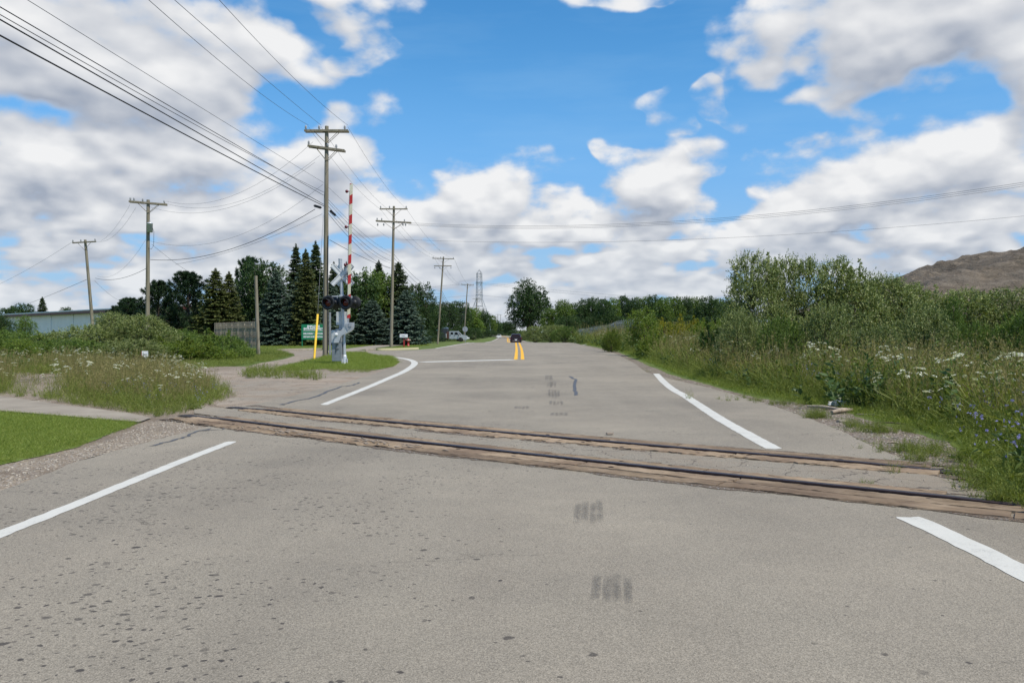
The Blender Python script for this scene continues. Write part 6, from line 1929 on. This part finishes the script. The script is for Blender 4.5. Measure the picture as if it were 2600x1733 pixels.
for k in range(3): src('turf%d' % k, m_turf(50 + k, 16, .075, .09), 'grass')
for k in range(3): src('tall%d' % k, m_turf(60 + k, 26, .42, .16, .035, .42), 'weed_leaf')
for k in range(3): src('seed%d' % k, m_seedgrass(70 + k, 9, .92, .24), 'weed_grass')
for k in range(3): src('leafy%d' % k, m_leafy(80 + k, 9, .60, .26), 'weed_leaf')
for k in range(3): src('dock%d' % k, m_leafy(86 + k, 14, .50, .34, .10, .40, .35, 16), 'weed_dark')
CAR = [carrot(90 + k, 2, .95, .22) for k in range(3)]
CHI = [chicory(95 + k, 2, .85, .24) for k in range(3)]
for k in range(3): src('carg%d' % k, CAR[k][0], 'weed_leaf'); src('carf%d' % k, CAR[k][1], 'lace')
for k in range(3): src('chig%d' % k, CHI[k][0], 'weed_leaf'); src('chif%d' % k, CHI[k][1], 'chicory_blue')


def scatter(name, label, cat, pts, keys):
    """one stuff object: the points carry clumps (each point has scale, turn, height factor)"""
    n = len(pts)
    if n == 0: return
    me = bpy.data.meshes.new(name); me.vertices.add(n); me.vertices.foreach_set('co', np.array([p[:3] for p in pts], dtype=np.float32).ravel())
    rng = np.random.default_rng(len(name) * 31 + n)
    sc = np.array([[p[3], p[3], p[3] * p[4]] for p in pts], dtype=np.float32)
    me.attributes.new('scl', 'FLOAT_VECTOR', 'POINT').data.foreach_set('vector', sc.ravel())
    rot = np.stack([rng.normal(size=n) * .06, rng.normal(size=n) * .06, rng.uniform(0, 6.28, n)], 1).astype(np.float32)
    me.attributes.new('rot', 'FLOAT_VECTOR', 'POINT').data.foreach_set('vector', rot.ravel())
    me.attributes.new('pick', 'INT', 'POINT').data.foreach_set('value', rng.integers(0, 3, n).astype(np.int32))
    o = bpy.data.objects.new(name, me); COL.objects.link(o); tag(o, label, cat, kind='stuff')
    ng = bpy.data.node_groups.new(name, 'GeometryNodeTree')
    ng.interface.new_socket('Geometry', in_out='INPUT', socket_type='NodeSocketGeometry'); ng.interface.new_socket('Geometry', in_out='OUTPUT', socket_type='NodeSocketGeometry')
    gi = ng.nodes.new('NodeGroupInput'); go = ng.nodes.new('NodeGroupOutput'); jn = ng.nodes.new('GeometryNodeJoinGeometry')
    def attr(nm, ty):
        a = ng.nodes.new('GeometryNodeInputNamedAttribute'); a.data_type = ty; a.inputs['Name'].default_value = nm; return a.outputs[0]
    rt = ng.nodes.new('FunctionNodeEulerToRotation'); ng.links.new(attr('rot', 'FLOAT_VECTOR'), rt.inputs[0])
    for key in keys:
        for i in range(3):
            oi = ng.nodes.new('GeometryNodeObjectInfo'); oi.inputs['Object'].default_value = SRC[key][i]; oi.inputs['As Instance'].default_value = True
            ip = ng.nodes.new('GeometryNodeInstanceOnPoints'); cm = ng.nodes.new('FunctionNodeCompare'); cm.data_type = 'INT'; cm.operation = 'EQUAL'
            ng.links.new(attr('pick', 'INT'), cm.inputs[2]); cm.inputs[3].default_value = i
            ng.links.new(gi.outputs[0], ip.inputs['Points']); ng.links.new(cm.outputs[0], ip.inputs['Selection']); ng.links.new(oi.outputs['Geometry'], ip.inputs['Instance'])
            ng.links.new(rt.outputs[0], ip.inputs['Rotation']); ng.links.new(attr('scl', 'FLOAT_VECTOR'), ip.inputs['Scale'])
            ng.links.new(ip.outputs[0], jn.inputs[0])
    ng.links.new(jn.outputs[0], go.inputs[0])
    md = o.modifiers.new('scatter', 'NODES'); md.node_group = ng
    return o


def in_poly_np(X, Y, poly):
    c = np.zeros(len(X), bool); n = len(poly)
    for i in range(n):
        x1, y1 = poly[i]; x2, y2 = poly[(i + 1) % n]
        if y1 == y2: continue
        c ^= ((y1 > Y) != (y2 > Y)) & (X < (x2 - x1) * (Y - y1) / (y2 - y1) + x1)
    return c


def in_poly(x, y, poly): return bool(in_poly_np(np.array([x]), np.array([y]), poly)[0])


def edge_np(pts, line):
    X = np.array([p[0] for p in pts]); Y = np.array([p[1] for p in pts]); b = np.full(len(X), 1e9)
    for i in range(len(line) - 1):
        x1, y1 = line[i]; x2, y2 = line[i + 1]; dx, dy = x2 - x1, y2 - y1; L2 = dx * dx + dy * dy + 1e-9
        t = np.clip(((X - x1) * dx + (Y - y1) * dy) / L2, 0, 1)
        b = np.minimum(b, np.hypot(X - x1 - t * dx, Y - y1 - t * dy))
    return b


def fill(poly, dens, rng, n_max=14000, near_w=14.0):
    """random ground points in a world polygon; density falls with distance beyond near_w"""
    xs = [p[0] for p in poly]; ys = [p[1] for p in poly]
    x0, x1, y0, y1 = min(xs), max(xs), min(ys), max(ys); x0 = max(x0, -y1 * .7 - 2.5); x1 = min(x1, y1 * .7 + 2.5)
    n = int((x1 - x0) * (y1 - y0) * dens)
    X = rng.uniform(x0, x1, n); Y = rng.uniform(y0, y1, n); R = rng.uniform(0, 1, n)
    ok = (np.abs(X) <= Y * .70 + 2.5) & (R <= np.minimum(1, (near_w / np.maximum(Y, 1)) ** 1.35))
    X = X[ok]; Y = Y[ok]; ok = in_poly_np(X, Y, poly)
    return list(zip(X[ok].tolist(), Y[ok].tolist()))[:n_max]


rng = np.random.default_rng(9)
# near lawn, island, patches of turf
for (lab, poly, dens, s, zz) in [('short mown green grass of the lawn at the lower left', lawn_near_px, 420, 1.0, .012), ('mown grass on the island under the crossing signal', island_px, 60, 1.9, .022)]:
    w = gx(poly); pts = fill(w, dens, rng, 14000, 12 if dens > 200 else 60)
    scatter('grass', lab, 'grass', [(x, y, H(x, y) + zz, s * rng.uniform(.7, 1.3), rng.uniform(.6, 1.1)) for x, y in pts], ['turf'])
w = gx([(300, 890), (704, 889), (745, 902), (690, 917), (640, 925), (600, 930), (500, 938), (300, 932)])
pts = fill(w, 22, rng, 6000, 60)
scatter('grass', 'longer verge grass between left bushes and the side street', 'grass', [(x, y, H(x, y), rng.uniform(.35, .8), rng.uniform(.5, 1)) for x, y in pts], ['tall'])
w = [(-32, 62), (-9.8, 70), (-9.2, 92), (-12, 120), (-30, 120)]
pts = fill(w, 7, rng, 9000, 90); pth = gx([(820, 893), (925, 879), (1080, 867), (1080, 872), (1022, 879), (924, 890)])
scatter('grass', 'mown green grass in front of the spruces and around the path', 'grass', [(x, y, H(x, y), rng.uniform(1.6, 2.8), rng.uniform(.5, .8)) for x, y in pts if not (in_poly(x, y, pth))], ['turf'])

# right verge
edgeR = gx([(1480, 874), (1510, 878), (1570, 889), (1645, 920), (1712, 948), (1850, 988), (1930, 1008), (2010, 1016)]) + gx([(2120, 1036), (2250, 1072), (2330, 1090), (2400, 1108), (2480, 1150), (2530, 1215), (2610, 1285), (2800, 1390)])
polyR = edgeR + [(14, 3), (30, 8), (36, 34), (30, 60), (28, 112), (8.6, 112)]
pts = fill(polyR, 34, rng, 15000, 13)
tall, seed, leafy, carr, chic, low = [], [], [], [], [], []
for (x, y), e in zip(pts, edge_np(pts, edgeR)):
    e = float(e); f = min(1, e / 1.1); ds = 1 + max(0, (y - 20)) * .012
    z = H(x, y); r = rng.uniform(); pn = mn.noise(Vector((x * .45, y * .45, 3))); back = 1.0 if y < 26 else 1.0
    if e < .55:
        (low if r < .6 else tall).append((x, y, z, rng.uniform(.45, .9) * ds * (.5 + e), 1)); continue
    if r < .36 + pn * .25: seed.append((x, y, z, (0.6 + .55 * f) * rng.uniform(.75, 1.25) * ds, rng.uniform(.8, 1.1)))
    elif r < .62: leafy.append((x, y, z, (.5 + .9 * f) * rng.uniform(.7, 1.3) * ds, rng.uniform(.8, 1.1)))
    elif r < .90: tall.append((x, y, z, (.6 + 1.1 * f) * rng.uniform(.8, 1.4) * ds, 1))
    elif y > 12 and r < .97:
        if rng.uniform() < .60 + .9 * mn.noise(Vector((x * .35, y * .35, 8))) + (.15 if y > 22 else 0): carr.append((x, y, z, (.75 + .45 * f) * rng.uniform(.75, 1.1) * (1 + max(0, y - 25) * .006), 1))
    elif y < 40 or r > .985: chic.append((x, y, z, (.7 + .5 * f) * rng.uniform(.8, 1.1), 1))
scatter('seed_grass', 'tall brown-headed grass along the right side of the road', 'grass', seed, ['seed'])
scatter('weeds', 'leafy green weeds along the right side of the road', 'weeds', leafy + low, ['leafy'])
scatter('tall_grass', 'long green grass along the right side of the road', 'grass', tall, ['tall'])
scatter('wild_carrot_drift', 'drift of white lace-like wild carrot flowers in the right weeds', 'wildflowers', carr, ['carg', 'carf'])
# broad-leaved clumps, dead stalks and denser tangles break up the grass
docks = [(x, y, z, s * rng.uniform(1.0, 1.6), h * .7) for (x, y, z, s, h) in leafy if mn.noise(Vector((x * .8, y * .8, 14))) > .12]
scatter('broadleaf_weeds', 'darker broad-leaved clumps within the right weeds', 'weeds', docks, ['dock'])
scatter('chicory_drift', 'scattered blue chicory flowers among the right weeds', 'wildflowers', chic, ['chig', 'chif'])

ep = fill(polyR, 240, rng, 60000, 11); ee = edge_np(ep, edgeR)
scatter('grass', 'short bright grass fringe along the right edge of the road', 'grass', [(x, y, H(x, y), rng.uniform(1.2, 2.6) * (1 + max(0, y - 20) * .012), rng.uniform(.6, 1.1)) for (x, y), e in zip(ep, ee) if e < .95 and rng.uniform() < 1.1 - e * .8][:9000], ['turf'])

# left patch
edgeL = gx([(-400, 1002), (20, 1006), (60, 1010), (110, 1014), (175, 1028), (300, 1046), (400, 1060), (470, 1050), (540, 1028), (596, 1010), (575, 990), (545, 965), (480, 952), (420, 950), (300, 932)])
polyL = edgeL + gx([(-100, 925), (-400, 925)])
gap = gx([(30, 950), (160, 952), (185, 985), (110, 1008), (30, 1005)])
pts = fill(polyL, 44, rng, 12000, 15)
tall, seed, leafy, carr, chic = [], [], [], [], []
GAP = in_poly_np(np.array([p[0] for p in pts]), np.array([p[1] for p in pts]), gap)
for (x, y), e, gp_ in zip(pts, edge_np(pts, edgeL), GAP):
    if gp_ and rng.uniform() < .93: continue
    e = float(e); f = min(1, e / 1.1); z = H(x, y); r = rng.uniform()
    if e < .4: (tall if r < .75 else leafy).append((x, y, z, rng.uniform(.3, .65), 1)); continue
    if r < .46: seed.append((x, y, z, (.45 + .5 * f) * rng.uniform(.7, 1.1), rng.uniform(.7, 1.0)))
    elif r < .62: leafy.append((x, y, z, (.35 + .45 * f) * rng.uniform(.7, 1.1), 1))
    elif r < .84: tall.append((x, y, z, (.5 + .4 * f) * rng.uniform(.8, 1.3), 1))
    elif r < .945:
        if rng.uniform() < .5 + .9 * mn.noise(Vector((x * .5, y * .5, 5))): carr.append((x, y, z, (.5 + .4 * f) * rng.uniform(.7, 1.1), 1))
    elif x > -9.0: chic.append((x, y, z, (.5 + .4 * f) * rng.uniform(.7, 1.0), 1))
scatter('seed_grass', 'brownish seeding grass in the weed patch left of the rails', 'grass', seed, ['seed'])
scatter('weeds', 'leafy weeds in the patch left of the rails', 'weeds', leafy, ['leafy'])
scatter('tall_grass', 'long grass in the patch left of the rails', 'grass', tall, ['tall'])
scatter('wild_carrot_drift', 'white wild carrot flowers over the left weed patch', 'wildflowers', carr, ['carg', 'carf'])
scatter('chicory_drift', 'blue chicory flowers at the right end of the left weed patch', 'wildflowers', chic, ['chig', 'chif'])

# weeds in the broken apron before the island, tufts on the right gravel
w = gx([(610, 955), (640, 938), (700, 942), (745, 945), (790, 950), (826, 962), (800, 967), (720, 962), (640, 962)]); pts = fill(w, 13, rng, 900, 40)
scatter('weeds', 'low weeds growing from the cracked apron before the signal island', 'weeds', [(x, y, H(x, y), rng.uniform(.3, .8), rng.uniform(.6, 1)) for x, y in pts], ['leafy'])
w = gx([(826, 937), (957, 940), (930, 948), (840, 948)]); pts = fill(w, 20, rng, 300, 60)
scatter('grass', 'thin strip of grass below the island edge', 'grass', [(x, y, H(x, y), rng.uniform(.3, .5), rng.uniform(.5, .8)) for x, y in pts], ['tall'])
tf = []
for (px, py, n, r, s) in [(2083, 1062, 18, .16, .34), (2175, 1085, 14, .2, .28), (2220, 1098, 22, .22, .32), (2280, 1096, 16, .2, .26), (2335, 1148, 34, .22, .30), (2390, 1165, 34, .30, .28), (2430, 1195, 12, .25, .22), (2510, 1215, 30, .25, .4), (2140, 1038, 14, .25, .3), (2010, 1028, 20, .4, .3), (1935, 1018, 20, .5, .3), (2205, 1232, 5, .05, .12), (2530, 1245, 30, .15, .4), (2575, 1272, 30, .15, .4)]:
    c = G(px, py)
    for k in range(n):
        x, y = c.x + rng.normal() * r, c.y + rng.normal() * r * .7; tf.append((x, y, H(x, y) + .005, s * rng.uniform(.6, 1.3), rng.uniform(.7, 1.1)))
scatter('grass', 'small green tufts growing on the gravel at the right', 'grass', tf, ['tall', 'leafy'])

# individual near flowers, right foreground
rnd = random.Random(12)
spots = [(2235, 1075, 'short wild carrot with one flat white head over the gravel edge'), (2300, 1090, 'wild carrot whose two white heads stand before the gravel'), (2352, 1120, 'low wild carrot above the right grass tufts'), (2395, 1100, 'wild carrot left of the blue chicory clump'), (2465, 1115, 'wild carrot within the edge of the chicory clump'), (2540, 1095, 'tallest near wild carrot at the right border')]
def put(kind, px, py, s, lab, i):
    g = G(px, py); A_, B_ = (CAR if kind == 'c' else CHI)[i % 3]
    e = empty('wild_carrot_plant' if kind == 'c' else 'chicory_plant', g, rnd.uniform(0, 6), lab, 'wildflower', 'wild carrots at the right gravel edge' if kind == 'c' else 'chicory plants at the right corner'); e.scale = (s, s, s)
    for nm, me in (('stem', A_), ('flower_head' if kind == 'c' else 'flower', B_)):
        o = bpy.data.objects.new(nm, me); COL.objects.link(o); o.parent = e; o['kind'] = 'stuff'


for i, (px, py, lab) in enumerate(spots): put('c', px, py, rnd.uniform(.8, 1.05), lab, i)
for i, (px, py, s, lab) in enumerate([(2545, 1236, 1.05, 'blue chicory leaning over the end of the near rail'), (2600, 1272, 1.1, 'blue chicory in the lower right corner of the weeds'), (2500, 1178, 1.15, 'blue chicory just above the far rail end'), (2575, 1198, 1.2, 'blue chicory second row from the right corner'), (2640, 1250, 1.25, 'blue chicory cut by the right border'), (2440, 1125, 1.05, 'blue chicory nearest the grass tufts'), (2600, 1150, 1.25, 'tall blue chicory high at the right border'), (2510, 1110, 1.15, 'blue chicory behind the wild carrots at the right'), (2380, 1088, 1.0, 'blue chicory left of the wild carrots'), (2570, 1080, 1.2, 'farthest tall chicory near the right border'), (545, 1015, .62, 'blue chicory at the right tip of the left weed patch'), (520, 1028, .55, 'small chicory clump before the left weed patch tip'), (495, 1040, .55, 'chicory low at the front of the left weed patch')]):
    put('h', px, py, s, lab, i)

# loose stones on the gravel shoulders
def m_stone(seed):
    r_ = random.Random(seed); bm = bmesh.new(); bmesh.ops.create_icosphere(bm, subdivisions=1, radius=1)
    for v_ in bm.verts: k = r_.uniform(.7, 1.2); v_.co = Vector((v_.co.x * k, v_.co.y * k * .8, v_.co.z * k * .6))
    me = bpy.data.meshes.new('pebble'); bm.to_mesh(me); bm.free(); return me


def m_peb(n, b, o):
    r = n.new('ShaderNodeObjectInfo').outputs['Random']; c = n.new('ShaderNodeNewGeometry').outputs['Position']
    v = n.xyz(n.voro(c, 40.0, out='Color'))[0]
    setp(n, b, n.mix(v, (0.13, 0.108, 0.085), (0.44, 0.39, 0.32)), .9)


M['pebble'] = mat('pebble', m_peb)
for k in range(3): src('stone%d' % k, m_stone(k), 'pebble')
gl = gx([(0, 1190), (200, 1142), (300, 1108), (345, 1088), (400, 1066), (480, 1058), (560, 1040), (560, 1055), (500, 1085), (370, 1128), (200, 1172), (0, 1245)])
gr = gx([(1640, 930), (1850, 1000), (2000, 1024), (2130, 1045), (2250, 1085), (2400, 1120), (2500, 1190), (2640, 1290), (2600, 1300), (2480, 1262), (2330, 1190), (2250, 1150), (2110, 1085), (1990, 1040), (1800, 985), (1640, 945)])
ga = gx([(500, 935), (600, 940), (620, 1005), (575, 1030), (560, 985)])
for lab, w, dn in [('loose grey stones on the gravel shoulder beside the lawn', gl, 330), ('loose stones and grit on the right gravel verge', gr, 260), ('scattered grit on the cracked apron left of the road', ga, 30)]:
    pts = fill(w, dn, rng, 9000, 12)
    scatter('gravel_stones', lab, 'stones', [(x, y, H(x, y) + .006, .006 + .020 * rng.uniform() ** 3, 1) for x, y in pts], ['stone'])
# crumbs of asphalt and wood on the road near the rails
pts = []
for k in range(700):
    x = rng.uniform(-5, 4.6); p, t, nr = near.at(x); o = rng.normal() * .5 + (.3 if rng.uniform() < .5 else 1.2); q = p + nr * o
    pts.append((q.x, q.y, .024, .003 + .007 * rng.uniform() ** 2, 1))
scatter('crumbs', 'crumbs of asphalt and stone scattered around the rails', 'debris', pts, ['stone'])
